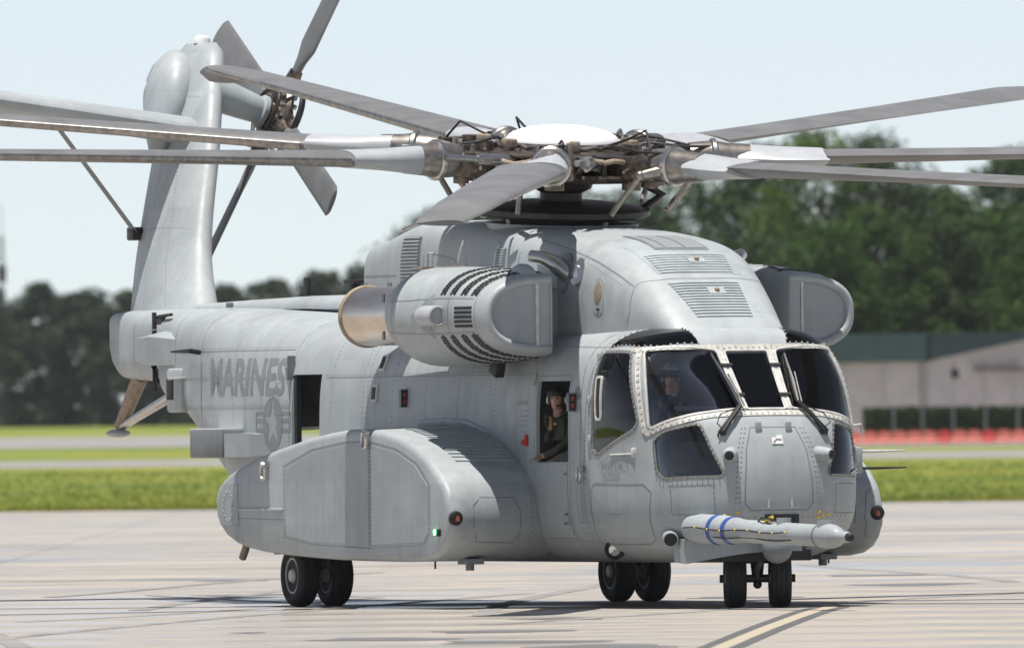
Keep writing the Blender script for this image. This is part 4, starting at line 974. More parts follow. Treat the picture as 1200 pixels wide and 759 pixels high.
for k in range(7):
    a = a0+2*math.pi*k/7; d = rd(a); e = ma.cross(d).normalized(); cn = R(1.7); db = (d*math.cos(cn)+ma*math.sin(cn)).normalized(); up_ = db.cross(e)*-1 if db.cross(e).dot(ma) < 0 else db.cross(e)
    RMb = Matrix((db, e, up_)).transposed()
    # elastomeric bearing yoke, sleeve, damper, pitch horn, hoses
    yk = MB().box(RH+d*1.23, (.60, .50, .30), RMb, .06).cyl(RH+d*1.08-ma*.26, RH+d*1.08+ma*.26, .11, n=14).cyl(RH+d*1.38-ma*.22, RH+d*1.38+ma*.22, .09, n=14).build('blade_yoke', M['bronze'], hub)
    MB().tube([RH+db*1.46, RH+db*1.75, RH+db*1.90, RH+db*2.16], [.19, .21, .18, .16], 20).build('blade_sleeve', M['titan'], hub)
    MB().lathe([(0, .215), (.02, .235), (.06, .235), (.08, .215)], RH+db*1.70, db, 24).build('sleeve_collar', M['steel'], hub)
    q0 = RH+d*0.94+e*.42+ma*.05; q1 = RH+db*1.81+e*.30+ma*.05
    MB().tube([q0, q0.lerp(q1, .55)], .075, 12).tube([q0.lerp(q1, .5), q1], .04, 10).build('lag_damper', M['steel'], hub)
    ph = RH+d*1.52-e*.34-ma*.06
    MB().tube([RH+db*1.70-e*.1-ma*.05, ph], [.08, .05], 10).tube([ph, RH+d*1.15-e*.40-ma*.52], [.035, .035], 10).ball(ph, .06, n=12, m=8).build('pitch_horn', M['titan'], hub)
    hs = [RH+d*0.70+ma*.22, RH+d*0.94+e*.06+ma*.30, RH+d*1.19+e*.10+ma*(.42 if k % 3 == 0 else .26), RH+d*1.40-e*.05+ma*.22]
    MB().tube(hs, .015, 6).build('hydraulic_hose', M['black'], hub)
    MB().tube([RH+d*0.73-e*.14+ma*.20, RH+d*0.99-e*.2+ma*.24, RH+d*1.40-e*.2+ma*.20, RH+d*1.75-e*.1+ma*.2], .018, 6).build('hydraulic_hose', M['darkmetal'], hub)
    MB().box(RH+d*0.87+e*.2+ma*.24, (.16, .12, .10), RMb, .02).build('accumulator', M['tan'], hub)
    # blade: cuff, then broad twisted blade with a swept, drooped tip
    def bring(r_, c0, c1, th, dz=0, sw=0, tw=0):
        ev, uv = e*math.cos(tw)-up_*math.sin(tw), up_*math.cos(tw)+e*math.sin(tw); o = RH+db*r_+up_*dz; N_ = 24; out = []
        for j in range(N_):
            t = 2*math.pi*j/N_; x = (1+math.cos(t))/2; y = (1 if math.sin(t) >= 0 else -1)*th*1.25*(math.sin(min(1, (1-x)**.62)*math.pi)**.75 if 0 < x < 1 else .0)
            out.append(o+ev*(c0+(c1-c0)*x-sw)+uv*y)
        return out
    cu = MB().loft([bring(2.0, -.19, .17, .13), bring(2.2, -.26, .22, .12), bring(2.5, -.42, .26, .10), bring(2.9, -.52, .27, .085), bring(3.0, -.54, .27, .08)], True).build('blade_cuff', M['cuff'], hub, 50)
    bl_ = MB().loft([bring(2.98, -.50, .255, .070, tw=R(5)), bring(5, -.50, .25, .058, tw=R(3)), bring(8, -.50, .25, .05), bring(10.6, -.50, .25, .046, tw=R(-3)), bring(11.1, -.50, .25, .043, -.02, .03, R(-3)), bring(11.6, -.48, .22, .036, -.10, .14, R(-3)), bring(12.0, -.42, .12, .025, -.22, .30, R(-3))], True).build('main_rotor_blade', M['blade'], hub, 50)
    edge = MB().loft([bring(3.05, .195, .265, .035, tw=R(5)), bring(8, .19, .26, .026), bring(11.0, .19, .26, .022, -.02, .03, R(-3))], True).build('blade_leading_edge', M['titan'], bl_, 50)
MB().tube([RH+rd(2*math.pi*k/60)*(1.22+.02*math.sin(k*2.1))+ma*(.06+.03*math.sin(k*1.3)) for k in range(61)], .03, 8).build('hydraulic_ring', M['tan'], hub)
MB().tube([RH+rd(2*math.pi*k/60)*(.78+.02*math.sin(k*1.7))+ma*(.20+.02*math.sin(k*2.3)) for k in range(61)], .025, 8).build('hydraulic_ring', M['titan'], hub)
rng = random.Random(3); cl3 = {m_: MB() for m_ in ('tan', 'steel', 'black', 'titan')}
for k in range(150):
    a = rng.uniform(0, 2*math.pi); r_ = rng.uniform(.55, 1.35); z_ = rng.uniform(-.12, .22); m_ = rng.choice(list(cl3)); d = rd(a); e = ma.cross(d); o = RH+d*r_+ma*z_
    if rng.random() < .5: cl3[m_].tube([o, o+d*rng.uniform(.05, .2)+ma*rng.uniform(0, .12), o+d*rng.uniform(.1, .3)+e*rng.uniform(-.25, .25)], rng.uniform(.012, .028), 6)
    else: cl3[m_].cyl(o-ma*.05, o+ma*rng.uniform(.03, .09), rng.uniform(.025, .055), n=8)
for m_, b in cl3.items(): b.build('hub_fittings', M[m_], hub, 35, 'stuff')
# swashplate and scissors
sw_ = MB().lathe([(-.62, .36), (-.62, .95), (-.59, 1.02), (-.53, 1.02), (-.50, .95), (-.46, .6), (-.44, .34)], RH, ma, 56).build('swashplate', M['darkmetal'], heli)
MB().lathe([(-.72, .33), (-.72, .62), (-.64, .66), (-.62, .5)], RH, ma, 48).build('stationary_swashplate', M['titan'], sw_)
for k in range(3):
    d = rd(R(30+120*k)); MB().tube([RH+d*.62-ma*.66, RH+d*.66-ma*1.15], .045, 10).build('servo_actuator', M['titan'], sw_)
for k in range(2):
    d = rd(R(75+180*k)); MB().tube([RH+d*.90-ma*.56, RH+d*1.15-ma*.36, RH+d*.85-ma*.2], [.05, .06, .05], 8).build('scissor_link', M['darkmetal'], sw_)

# ---------------- undercarriage
def wheel(c, ax, r_, wd, parent, name='wheel'):
    ax = Vector(ax).normalized(); h = wd/2
    prof = [(-h*.72, r_*.56), (-h*.95, r_*.66), (-h, r_*.78), (-h*.93, r_*.88), (-h*.75, r_*.95), (-h*.55, r_*.985), (-h*.5, r_*.985), (-h*.48, r_*.97), (-h*.44, r_*.97), (-h*.42, r_*.995), (-h*.05, r_), (-h*.04, r_*.985), (h*.04, r_*.985), (h*.05, r_), (h*.42, r_*.995), (h*.44, r_*.97), (h*.48, r_*.97), (h*.5, r_*.985), (h*.55, r_*.985), (h*.75, r_*.95), (h*.93, r_*.88), (h, r_*.78), (h*.95, r_*.66), (h*.72, r_*.56)]
    w_ = MB().lathe(prof, c, ax, 40).build(name, M['rubber'], parent, 50)
    for s_ in (-1, 1):
        MB().lathe([(s_*h*.55, r_*.60), (s_*h*.80, r_*.58), (s_*h*.82, r_*.53), (s_*h*.5, r_*.48), (s_*h*.45, r_*.30), (s_*h*.62, r_*.26), (s_*h*.95, r_*.18), (s_*h*.98, r_*.12)], c, ax, 32).build('rim', M['cuff'], w_, 40)
        b = MB(); e1 = ax.orthogonal().normalized(); e2 = ax.cross(e1)
        for k in range(9):
            q = Vector(c)+(e1*math.cos(2*math.pi*k/9)+e2*math.sin(2*math.pi*k/9))*r_*.4+ax*s_*h*.45; b.cyl(q, q+ax*s_*.03, .014, n=6)
        b.build('wheel_bolts', M['steel'], w_, 0, 'stuff')
    return w_
for sy in (-1, 1):
    for y in (1.76, 2.18): wheel((0, sy*y, .355), (0, 1, 0), .358, .25, heli)
    lg = MB().tube([(0, sy*1.97, .36), (0, sy*1.97, .75)], [.07, .09], 14).tube([(0, sy*1.70, .355), (0, sy*2.24, .355)], .05, 12).build('main_landing_gear', M['cuff'], heli)
    MB().tube([(.16, sy*1.97, .42), (.22, sy*1.97, .62), (.10, sy*1.97, .75)], [.03, .035, .03], 8).build('torque_link', M['darkmetal'], lg)
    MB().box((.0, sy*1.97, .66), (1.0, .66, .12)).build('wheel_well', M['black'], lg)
sa = R(-20); nx = Vector((math.sin(-sa), math.cos(sa), 0)); 
for s_ in (-1, 1): wheel(Vector((8.31, 0, .325))+nx*s_*.25, nx, .328, .24, heli, 'nose_wheel')
ng = MB().tube([(8.31, 0, .33), (8.31, 0, .72)], [.06, .10], 16).tube([Vector((8.31, 0, .325))-nx*.42, Vector((8.31, 0, .325))+nx*.42], .045, 12).box((8.31, 0, .56), (.2, .34, .14), bev=.03).ball((8.31,0,.26),.05,n=10,m=8).build('nose_landing_gear', M['darkmetal'], heli)
MB().tube([Vector((8.47, -.07, .40)), Vector((8.56, -.06, .50)), Vector((8.44, -.05, .60))], [.03, .04, .03], 8).build('torque_link', M['steel'], ng)
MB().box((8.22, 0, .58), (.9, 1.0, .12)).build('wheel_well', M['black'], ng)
#@@PEOPLE
# ================================================================== PEOPLE
def skin_body(chains, mats, glove_pts, name, parent=None):
    """chains: list of [(point, radius), ...]; the first starts at the pelvis; later ones begin on an existing point"""
    vs, rs, es, idx = [], [], [], {}
    def vid(p_, r_):
        k = tuple(round(c, 4) for c in p_)
        if k not in idx: idx[k] = len(vs); vs.append(p_); rs.append(r_)
        return idx[k]
    for ch in chains:
        ids = [vid(*q) for q in ch]; es += list(zip(ids[:-1], ids[1:]))
    me = bpy.data.meshes.new(name); me.from_pydata(vs, es, []); o = bpy.data.objects.new('tmp_skin', me); COL.objects.link(o)
    md = o.modifiers.new('skin', 'SKIN'); md.use_smooth_shade = True; md.branch_smoothing = .3
    for i, sv in enumerate(me.skin_vertices[0].data):
        r_ = rs[i]; sv.radius = r_ if hasattr(r_, '__len__') else (r_, r_); sv.use_root = (i == 0)
    ms = o.modifiers.new('sub', 'SUBSURF'); ms.levels = 2; ms.render_levels = 2
    dg = bpy.context.evaluated_depsgraph_get(); r = bpy.data.meshes.new_from_object(o.evaluated_get(dg)); bpy.data.objects.remove(o)
    ob = link(name, r, None, parent, 0); r.materials.clear()
    for m_ in mats: r.materials.append(m_)
    for f in r.polygons:
        f.use_smooth = True; f.material_index = 1 if any((f.center-Vector(g)).length < rr_ for g, rr_ in glove_pts) else 0
    return ob

def hand(wrist, palm, curl, side):
    """five finger chains rooted in the palm; palm = direction of the hand, curl = direction the fingers bend to"""
    w_, d, c_ = Vector(wrist), Vector(palm).normalized(), Vector(curl).normalized(); l = d.cross(c_).normalized()*side
    pc = w_+d*.055; out = [[(tuple(w_), .026), (tuple(pc), (.038, .022))]]
    for k, ln in enumerate((.070, .080, .074, .058)):
        b = pc+d*.03+l*(.030-.020*k); m1 = b+d*ln*.45+c_*ln*.12; m2 = m1+d*ln*.15+c_*ln*.45; t = m2-d*ln*.12+c_*ln*.25
        out.append([(tuple(pc), (.038, .022)), (tuple(b), .0105), (tuple(m1), .0095), (tuple(m2), .009), (tuple(t), .008)])
    th = w_+d*.025+l*.032; out.append([(tuple(pc), (.038, .022)), (tuple(th), .012), (tuple(th+d*.03+l*.018+c_*.012), .011), (tuple(th+d*.055+l*.012+c_*.03), .0095)])
    return out

skin_m = mat('skin', (.42, .25, .18), .55, var=.1, scale=8); suit_g = mat('flight_suit', (.040, .045, .032), .85, var=.3, scale=10); suit_b = mat('dark_suit', (.05, .06, .085), .85, var=.3, scale=10)
helm_d = mat('dark_helmet', (.02, .021, .022), .3); helm_c = mat('camouflage_helmet', (.62, .68, .62), .4, var=.5, scale=9, col2=(.12, .13, .12)); glove_m = mat('glove', (.30, .20, .14), .7, var=.15, scale=20)

def head(parent, c, face, helmet, visor_up, hm):
    """head with face; local frame: f = where it looks"""
    f = Vector(face).normalized(); l = Vector((0, 0, 1)).cross(f).normalized(); u = f.cross(l); B = Matrix((f, l, u)).transposed(); c = Vector(c)
    rings = []
    prof = [(-.125,.030,.028,.010),(-.115,.055,.048,.016),(-.09,.072,.060,.012),(-.06,.080,.066,.006),(-.02,.085,.072,.0),(.02,.090,.077,-.004),(.06,.090,.076,-.008),(.09,.078,.066,-.010),(.112,.05,.044,-.012),(.122,.012,.012,-.012)]
    for z, rx, ry, ox in prof:
        ring = []
        for k in range(24):
            a = 2*math.pi*k/24; x = rx*math.cos(a)+ox; y = ry*math.sin(a)
            if abs(y) < .020 and x > 0 and -.05 < z < .03: x += .020*(1-abs(y)/.02)*(1 if z < 0 else .4)     # nose
            if .012 < abs(y) < .05 and x > 0 and -.0 < z < .03: x -= .008                                        # eye sockets
            ring.append(c+B@Vector((x, y, z)))
        rings.append(ring)
    h = MB().loft(rings, True)
    h.tube([c+B@Vector((-.015, 0, -.09)), c+B@Vector((-.03, 0, -.20))], [.056, .062], 16)
    ho = h.build('head', skin_m, parent, 60)
    for sy in (-1, 1):
        MB().ball(c+B@Vector((.079, sy*.031, .012)), (.006, .013, .007), B, 10, 6).build('eye', M['black'], ho)
        MB().ball(c+B@Vector((-.005, sy*.078, -.01)), (.022, .010, .032), B, 10, 8).build('ear', skin_m, ho)
    MB().ball(c+B@Vector((.080, 0, -.066)), (.006, .024, .006), B, 10, 6).build('mouth', mat('lips', (.25, .10, .08), .6), ho)
    # helmet shell: open at the face
    hr = []
    for i in range(12):
        t = i/11; z = -.055+.205*t; z = -.055+.205*math.sin(t*math.pi/2); q = math.sqrt(max(.0004, 1-((z-.02)/.1302)**2)) if z > .02 else 1.0; ring = []
        for k in range(33):
            a = R(52+(360-104)*k/32) if z < .045 else R(360*k/32); ring.append(c+B@Vector((.122*q*math.cos(a)-.012, .108*q*math.sin(a), z)))
        hr.append(ring)
    he = MB().loft(hr, caps=False, closed=False).build('helmet', hm, parent, 60)
    for sy in (-1, 1): MB().lathe([(0, .05), (.018, .048), (.024, .03)], c+B@Vector((-.01, sy*.100, -.015)), B@Vector((0, sy, 0)), 16).build('ear_cup', M['frame'] if visor_up else helm_d, he)
    vr = []
    for z, rr_ in (((.035, .128), (.06, .130), (.085, .124)) if visor_up else ((-.01, .122), (.02, .130), (.05, .130), (.07, .126))):
        vr.append([c+B@Vector((rr_*math.cos(a)-.008, rr_*.88*math.sin(a), z)) for a in [R(-75+150*k/20) for k in range(21)]])
    MB().loft(vr, caps=False, closed=False).build('visor', M['black'], he, 60)
    MB().tube([c+B@Vector((.0, .105, -.03)), c+B@Vector((.06, .09, -.07)), c+B@Vector((.105, .025, -.072))], [.006, .006, .010], 6).build('boom_microphone', M['black'], he)
    return he

def P3(*a): return tuple(a)
# crew chief leaning out of the door window
cc_ = empty('person', (5.62, -1.05, .89)); tag(cc_, 'crew member in dark helmet and green flight suit leaning at the open crew door window', 'person')
def cl(*q): return (q[0]-5.78, q[1]+1.05, q[2]-.89)
pel = (cl(5.84,-.98,1.62), (.16,.13)); chs = (cl(5.80,-1.12,2.00), (.175,.125)); nk = (cl(5.77,-1.18,2.155), .075)
lsh = (cl(5.94,-1.13,2.08), .078); rsh = (cl(5.62,-1.18,2.08), .078)
h1_, h2_ = cl(5.78,-1.47,1.70), cl(5.80,-1.36,2.02)
ch_ = [[pel, (cl(5.82,-1.05,1.82), (.16,.12)), chs, nk, (cl(5.77,-1.205,2.20), .06)], [chs, lsh, (cl(6.00,-1.22,1.88), .058), (cl(5.95,-1.36,1.76), .047), (h1_, .032)], [chs, rsh, (cl(5.58,-1.26,1.86), .056), (cl(5.66,-1.36,1.90), .046), (h2_, .030)],
       [pel, (cl(5.94,-.96,1.55), .10), (cl(5.96,-1.0,1.22), .075), (cl(5.96,-.96,.98), .055), (cl(6.0,-1.05,.93), .045)], [pel, (cl(5.72,-.96,1.55), .10), (cl(5.70,-1.0,1.22), .075), (cl(5.70,-.96,.98), .055), (cl(5.70,-1.05,.93), .045)]]
ch_ += hand(h1_, (-.15,-.9,-.25), (0,-.3,-.95), 1)+hand(h2_, (.1,-.25,.9), (.6,-.6,.1), -1)
bo = skin_body(ch_, [suit_g, glove_m], [(Vector(h1_)+Vector((0,-.07,-.03)), .105), (Vector(h2_)+Vector((0,0,.07)), .10)], 'body', cc_)
hd_ = head(cc_, cl(5.74,-1.26,2.345), (.72,-.68,-.10), True, True, helm_d)
vs_ = MB().box(cl(5.77,-1.255,2.0), (.30, .10, .26), Matrix.Rotation(R(15), 3, 'Z'), .04).build('survival_vest', suit_g, cc_); MB().box(cl(5.80,-1.32,2.06), (.07,.03,.03), bev=.008).build('name_patch', M['yellow'], vs_)
mic = empty('intercom_switch', (5.65,-1.42,2.10)); tag(mic, 'black hand-held intercom switch gripped by the crew member at the door', 'switch')
MB().tube([(0,0,.06),(0,0,-.06)], .022, 10).build('grip', M['black'], mic); MB().tube([(0,0,-.06),(-.03,.02,-.15),(.0,.08,-.25)], .008, 6).build('cord', M['black'], mic)
# pilot in the right-hand seat, hand at the chin
pi_ = empty('person', (7.38, -.68, 1.57)); tag(pi_, 'pilot in mottled pale helmet behind the windshield, gloved hand raised to chin', 'person')
def pl_(*q): return (q[0]-7.38, q[1]+.68, q[2]-1.57)
pel = (pl_(7.30,-.68,1.68), (.17,.14)); chs = (pl_(7.36,-.68,2.17), (.19,.13)); nk = (pl_(7.42,-.68,2.36), .078)
lsh = (pl_(7.40,-.50,2.26), .085); rsh = (pl_(7.40,-.86,2.26), .085); h1_, h2_ = pl_(7.70,-.70,2.38), pl_(7.78,-.45,1.85)
ch_ = [[pel, (pl_(7.31,-.68,1.9), (.17,.13)), chs, nk, (pl_(7.44,-.68,2.43), .065)], [chs, rsh, (pl_(7.55,-.98,2.06), .064), (pl_(7.70,-.86,2.20), .052), (h1_, .034)], [chs, lsh, (pl_(7.46,-.38,2.02), .062), (pl_(7.66,-.40,1.88), .05), (h2_, .033)],
       [pel, (pl_(7.36,-.80,1.66), .115), (pl_(7.84,-.84,1.76), .085), (pl_(7.95,-.84,1.38), .06), (pl_(8.05,-.84,1.30), .05)], [pel, (pl_(7.36,-.56,1.66), .115), (pl_(7.84,-.52,1.76), .085), (pl_(7.95,-.52,1.38), .06), (pl_(8.05,-.52,1.30), .05)]]
ch_ += hand(h1_, (-.05,.05,.9), (-.8,-.1,.3), 1)+hand(h2_, (.9,0,-.2), (0,0,-1), 1)
skin_body(ch_, [suit_b, glove_m], [(Vector(h1_)+Vector((0,0,.07)), .105), (Vector(h2_)+Vector((.07,0,0)), .10)], 'body', pi_)
head(pi_, pl_(7.50,-.68,2.58), (.90,-.40,-.05), True, False, helm_c)
MB().tube([pl_(7.48,-.80,2.30), pl_(7.54,-.80,2.1), pl_(7.46,-.78,1.8)], .022, 6).tube([pl_(7.48,-.56,2.30), pl_(7.54,-.56,2.1), pl_(7.46,-.58,1.8)], .022, 6).build('harness', mat('harness_web', (.14,.14,.15), .8), pi_)
#@@ENV
# ================================================================== THE PLACE
LH = Vector((LOOK.x, LOOK.y, 0)).normalized(); RT = Vector((LH.y, -LH.x, 0))
def gz(v): return spline(v, [0, 470, 560, 800, 1450, 9000], [0, 0, .12, 1.05, 1.75, 1.75])
def G(u, v, z=0): return Vector((CAM.x, CAM.y, 0))+LH*v+RT*u+Vector((0, 0, z+gz(v)))

# ---------------- ground materials
def ground_mat(name, stops, sc, stretch=(1, 1, 1), rough=.8, bump=.3, bs=6, rough2=None):
    m = bpy.data.materials.new(name); m.use_nodes = True; n = m.node_tree; b = n.nodes['Principled BSDF']; N = n.nodes.new; Lk = n.links.new
    tc = N('ShaderNodeTexCoord'); mp = N('ShaderNodeMapping'); mp.inputs['Rotation'].default_value = (0, 0, -math.atan2(LH.y, LH.x)); mp.inputs['Scale'].default_value = stretch; Lk(tc.outputs['Object'], mp.inputs[0])
    t = N('ShaderNodeTexNoise'); t.inputs['Scale'].default_value = sc; t.inputs['Detail'].default_value = 9; t.inputs['Roughness'].default_value = .72; Lk(mp.outputs[0], t.inputs[0])
    r = N('ShaderNodeValToRGB'); cr_ = r.color_ramp
    cr_.elements[0].position, cr_.elements[0].color = stops[0][0], (*stops[0][1], 1); cr_.elements[1].position, cr_.elements[1].color = stops[-1][0], (*stops[-1][1], 1)
    for p_, c_ in stops[1:-1]: q = cr_.elements.new(p_); q.color = (*c_, 1)
    Lk(t.outputs[0], r.inputs[0]); Lk(r.outputs[0], b.inputs['Base Color']); b.inputs['Roughness'].default_value = rough
    if rough2 is not None:
        t3 = N('ShaderNodeTexNoise'); t3.inputs['Scale'].default_value = sc*1.7; t3.inputs['Detail'].default_value = 5; Lk(mp.outputs[0], t3.inputs[0])
        q = N('ShaderNodeMapRange'); q.inputs[1].default_value = .45; q.inputs[2].default_value = .62; q.inputs[3].default_value = rough; q.inputs[4].default_value = rough2; Lk(t3.outputs[0], q.inputs[0]); Lk(q.outputs[0], b.inputs['Roughness'])
    t2 = N('ShaderNodeTexNoise'); t2.inputs['Scale'].default_value = bs; t2.inputs['Detail'].default_value = 6; Lk(tc.outputs['Object'], t2.inputs[0])
    bp = N('ShaderNodeBump'); bp.inputs['Strength'].default_value = bump; bp.inputs['Distance'].default_value = .02; Lk(t2.outputs[0], bp.inputs['Height']); Lk(bp.outputs[0], b.inputs['Normal'])
    b.inputs['Specular IOR Level'].default_value = .35
    return m
conc = ground_mat('concrete', [(.34, (.13, .125, .12)), (.41, (.24, .23, .215)), (.465, (.42, .37, .31)), (.515, (.27, .265, .26)), (.565, (.45, .39, .325)), (.63, (.35, .35, .35)), (.72, (.44, .45, .46))], .22, (.60, .26, 1), .68, .25, 9, .16)
joint = mat('joint_sealant', (.25, .235, .22), .8, var=.4, scale=.5)
grass_m = ground_mat('grass_turf', [(.34, (.085, .13, .018)), (.48, (.15, .195, .022)), (.58, (.22, .23, .03)), (.68, (.32, .26, .05))], .12, (.35, .5, 1), .9, .6, 12)
asph = ground_mat('old_asphalt', [(.3, (.20, .195, .19)), (.7, (.30, .295, .285))], .4, (.3, 1, 1), .85, .2, 9)

def strip(name, u0, u1, v0, v1, zoff, m, nv=12, nu=4, kind='structure'):
    rows = [[G(u0+(u1-u0)*j/nu, v0+(v1-v0)*i/nv, zoff) for j in range(nu+1)] for i in range(nv+1)]
    o = MB().loft(rows, caps=False, closed=False).build(name, m, None, 0)
    for f in o.data.polygons:
        if f.normal.z < 0: f.flip()
    return tag(o, kind=kind)
rows = []
for v in [-3000, -300, 0, 200, 470]+[500+30*k for k in range(36)]+[1700, 2500, 4000, 9000]:
    rows.append([G(u, v, -.03) for u in (-5000, -400, -60, -20, 0, 20, 60, 400, 5000)])
gr = MB().loft(rows, caps=False, closed=False).build('grass_field', grass_m, None, 0); tag(gr, kind='structure')
for f in gr.data.polygons:
    if f.normal.z < 0: f.flip()
# apron: dark joint bed with concrete slabs laid on it, the edge slightly ragged
ap = strip('apron', -220, 220, -200, 459.6, -.014, joint); S0, S1 = 6.1, 18.3
sm = {}
def slab_mesh(k):
    if k in sm: return sm[k]
    h = S0/2-.009; k_ = S1/2-.009; b = MB(); q = [(-h, -k_), (h, -k_), (h, k_), (-h, k_)]
    b.loft([[Vector((x, y, -.012)) for x, y in q], [Vector((x, y, -.004)) for x, y in q], [Vector((x*(1-.004), y*(1-.004), 0)) for x, y in q]], True)
    me = b.mesh('slab'); me.materials.append(conc); sm[k] = me; return me
ang = math.atan2(LH.y, LH.x); rowsv = [152+S0*i for i in range(51)]
for i, v in enumerate(rowsv[:14]):
    for j in range(-1, 2):
        u = j*S1+1.3; o = bpy.data.objects.new('concrete_slab', slab_mesh(0)); COL.objects.link(o); o.parent = ap
        c = G(u, v+S0/2); o.location = (c.x, c.y, 0); o.rotation_euler = (0, 0, ang)
b = MB()
def quad(u, v, su, sv):
    P = [G(u-su/2, v-sv/2), G(u+su/2, v-sv/2), G(u+su/2, v+sv/2), G(u-su/2, v+sv/2)]
    for p_ in P: p_.z = 0
    b.add(P+[p_-Vector((0, 0, .012)) for p_ in P], [(0, 1, 2, 3), (0, 4, 5, 1), (1, 5, 6, 2), (2, 6, 7, 3), (3, 7, 4, 0)])
for v in rowsv[14:-1]:
    if v+S0 > 459: break
    for j in range(-2, 3): quad(j*S1+1.3, v+S0/2, S1-.018, S0-.018)
for v in [S0*i-60.5 for i in range(int((152+60.5)/S0)+1)]:
    if v+S0 <= 152.1:
        for j in range(-2, 3): quad(j*S1+1.3, v+S0/2, S1-.018, S0-.018)
for sgn in (-1, 1): quad(sgn*138.3+1.3, 199, 185, 520)
fs_ = b.build('concrete_slabs', conc, ap, 0, 'stuff')
# taxi line with black borders
TL = [(47.5,-17.1),(45.03,-16.01),(40.55,-13.96),(29.11,-8.75),(18.98,-4.1),(12.5,-1.1),(9.59,.3),(7.73,1.11),(5.94,1.64),(4.54,1.77),(3.43,1.66),(-6,.6)]
def cr_path(P, k=8):
    out = []; P = [Vector(q) for q in P]
    for i in range(1, len(P)-2):
        a, b_, c_, d = P[i-1], P[i], P[i+1], P[i+2]
        for j in range(k):
            t = j/k; out.append(.5*((2*b_)+(c_-a)*t+(2*a-5*b_+4*c_-d)*t*t+(3*b_-a-3*c_+d)*t**3))
    return out
TP = cr_path(TL)
def ribbon(o0, o1, z):
    rows = []
    for i, p_ in enumerate(TP):
        t = (TP[min(i+1, len(TP)-1)]-TP[max(i-1, 0)]).normalized(); nn = Vector((-t.y, t.x)); rows.append([Vector((*(p_+nn*o0), z)), Vector((*(p_+nn*o1), z))])
    return MB().loft(rows, caps=False, closed=False)
line_y = ground_mat('worn_yellow', [(.35, (.38, .34, .30)), (.5, (.42, .37, .28)), (.7, (.46, .39, .25))], 2.5, (1, 1, 1), .7, .1, 20); line_k = ground_mat('worn_black', [(.3, (.075, .078, .08)), (.7, (.13, .13, .13))], 2.5, (1, 1, 1), .7, .1, 20)
tl = tag(ribbon(-.085, .085, .004).build('taxi_line', line_y, None, 0), kind='structure')
for a, b_ in ((-.215, -.09), (.09, .215)): ribbon(a, b_, .004).build('line_border', line_k, tl, 0)
stm = mat('oil_stain', (.15, .145, .14), .45, var=.3, scale=1.5); tym = mat('tyre_mark', (.24, .23, .22), .8, var=.35, scale=.8)
rg_ = random.Random(21)
for k in range(16):
    u, v = rg_.uniform(-5, 5), rg_.uniform(172, 262); r_ = rg_.uniform(.15, .8); N_ = 18
    P = [G(u+r_*math.cos(a)*(1+.3*math.sin(3*a+k)), v+r_*2.2*math.sin(a)*(1+.25*math.sin(2*a+k)), .003) for a in [2*math.pi*i/N_ for i in range(N_)]]
    MB().add(P, [tuple(range(N_))]).build('oil_stain', stm, ap, 0)
for k in range(9):
    u, v, sl2 = rg_.uniform(-7, 7), rg_.uniform(165, 250), rg_.uniform(-.25, .25); L_ = rg_.uniform(15, 60)
    MB().loft([[G(u+sl2*L_*i/8+.4*math.sin(i*.5+k)-.12, v+L_*i/8, .0025+.0003*k), G(u+sl2*L_*i/8+.4*math.sin(i*.5+k)+.12, v+L_*i/8, .0025+.0003*k)] for i in range(9)], caps=False, closed=False).build('tyre_mark', tym, ap, 0)
strip('forecourt', 7, 60, 738, 812, -.02, asph); strip('taxiway', -120, 120, 672, 708, -.024, asph); strip('far_taxiway', -160, 4, 800, 960, -.022, asph)

# ---------------- grass blades on the near field edge (uncountable)
rng = random.Random(11); b = MB(); gv, gf_ = [], []
def tuft(u, v, h):
    for k in range(3):
        a = rng.uniform(0, 6.28); w_ = .012+.02*rng.random(); o = G(u+rng.uniform(-.08, .08), v+rng.uniform(-.08, .08), -.035); t = Vector((math.cos(a), math.sin(a), 0)); le = Vector((rng.uniform(-.5, .5), rng.uniform(-.5, .5), 1)).normalized()*h*rng.uniform(.6, 1.1)
        n0 = len(gv); gv.extend([tuple(o-t*w_), tuple(o+t*w_), tuple(o+le)]); gf_.append((n0, n0+1, n0+2))
for k in range(5000): tuft(rng.uniform(-14, 14), 459.4+abs(rng.gauss(0, 1))*2.5, rng.uniform(.04, .13)*(1+.6*math.sin(k*.013)))
for k in range(22000):
    v = 459+195*rng.random()**1.3; tuft(rng.uniform(-.03, .03)*v, v, rng.uniform(.04, .10))
me = bpy.data.meshes.new('blades'); me.from_pydata(gv, [], gf_)
blade_g = ground_mat('grass_blades', [(.34, (.09, .14, .016)), (.48, (.16, .21, .022)), (.58, (.23, .25, .028)), (.68, (.34, .28, .045))], .12, (.35, .5, 1), .8, 0, 5)
tag(link('grass_blades', me, blade_g, None, 0), 'long green grass with yellow patches along the far edge of the apron', 'grass', kind='stuff')

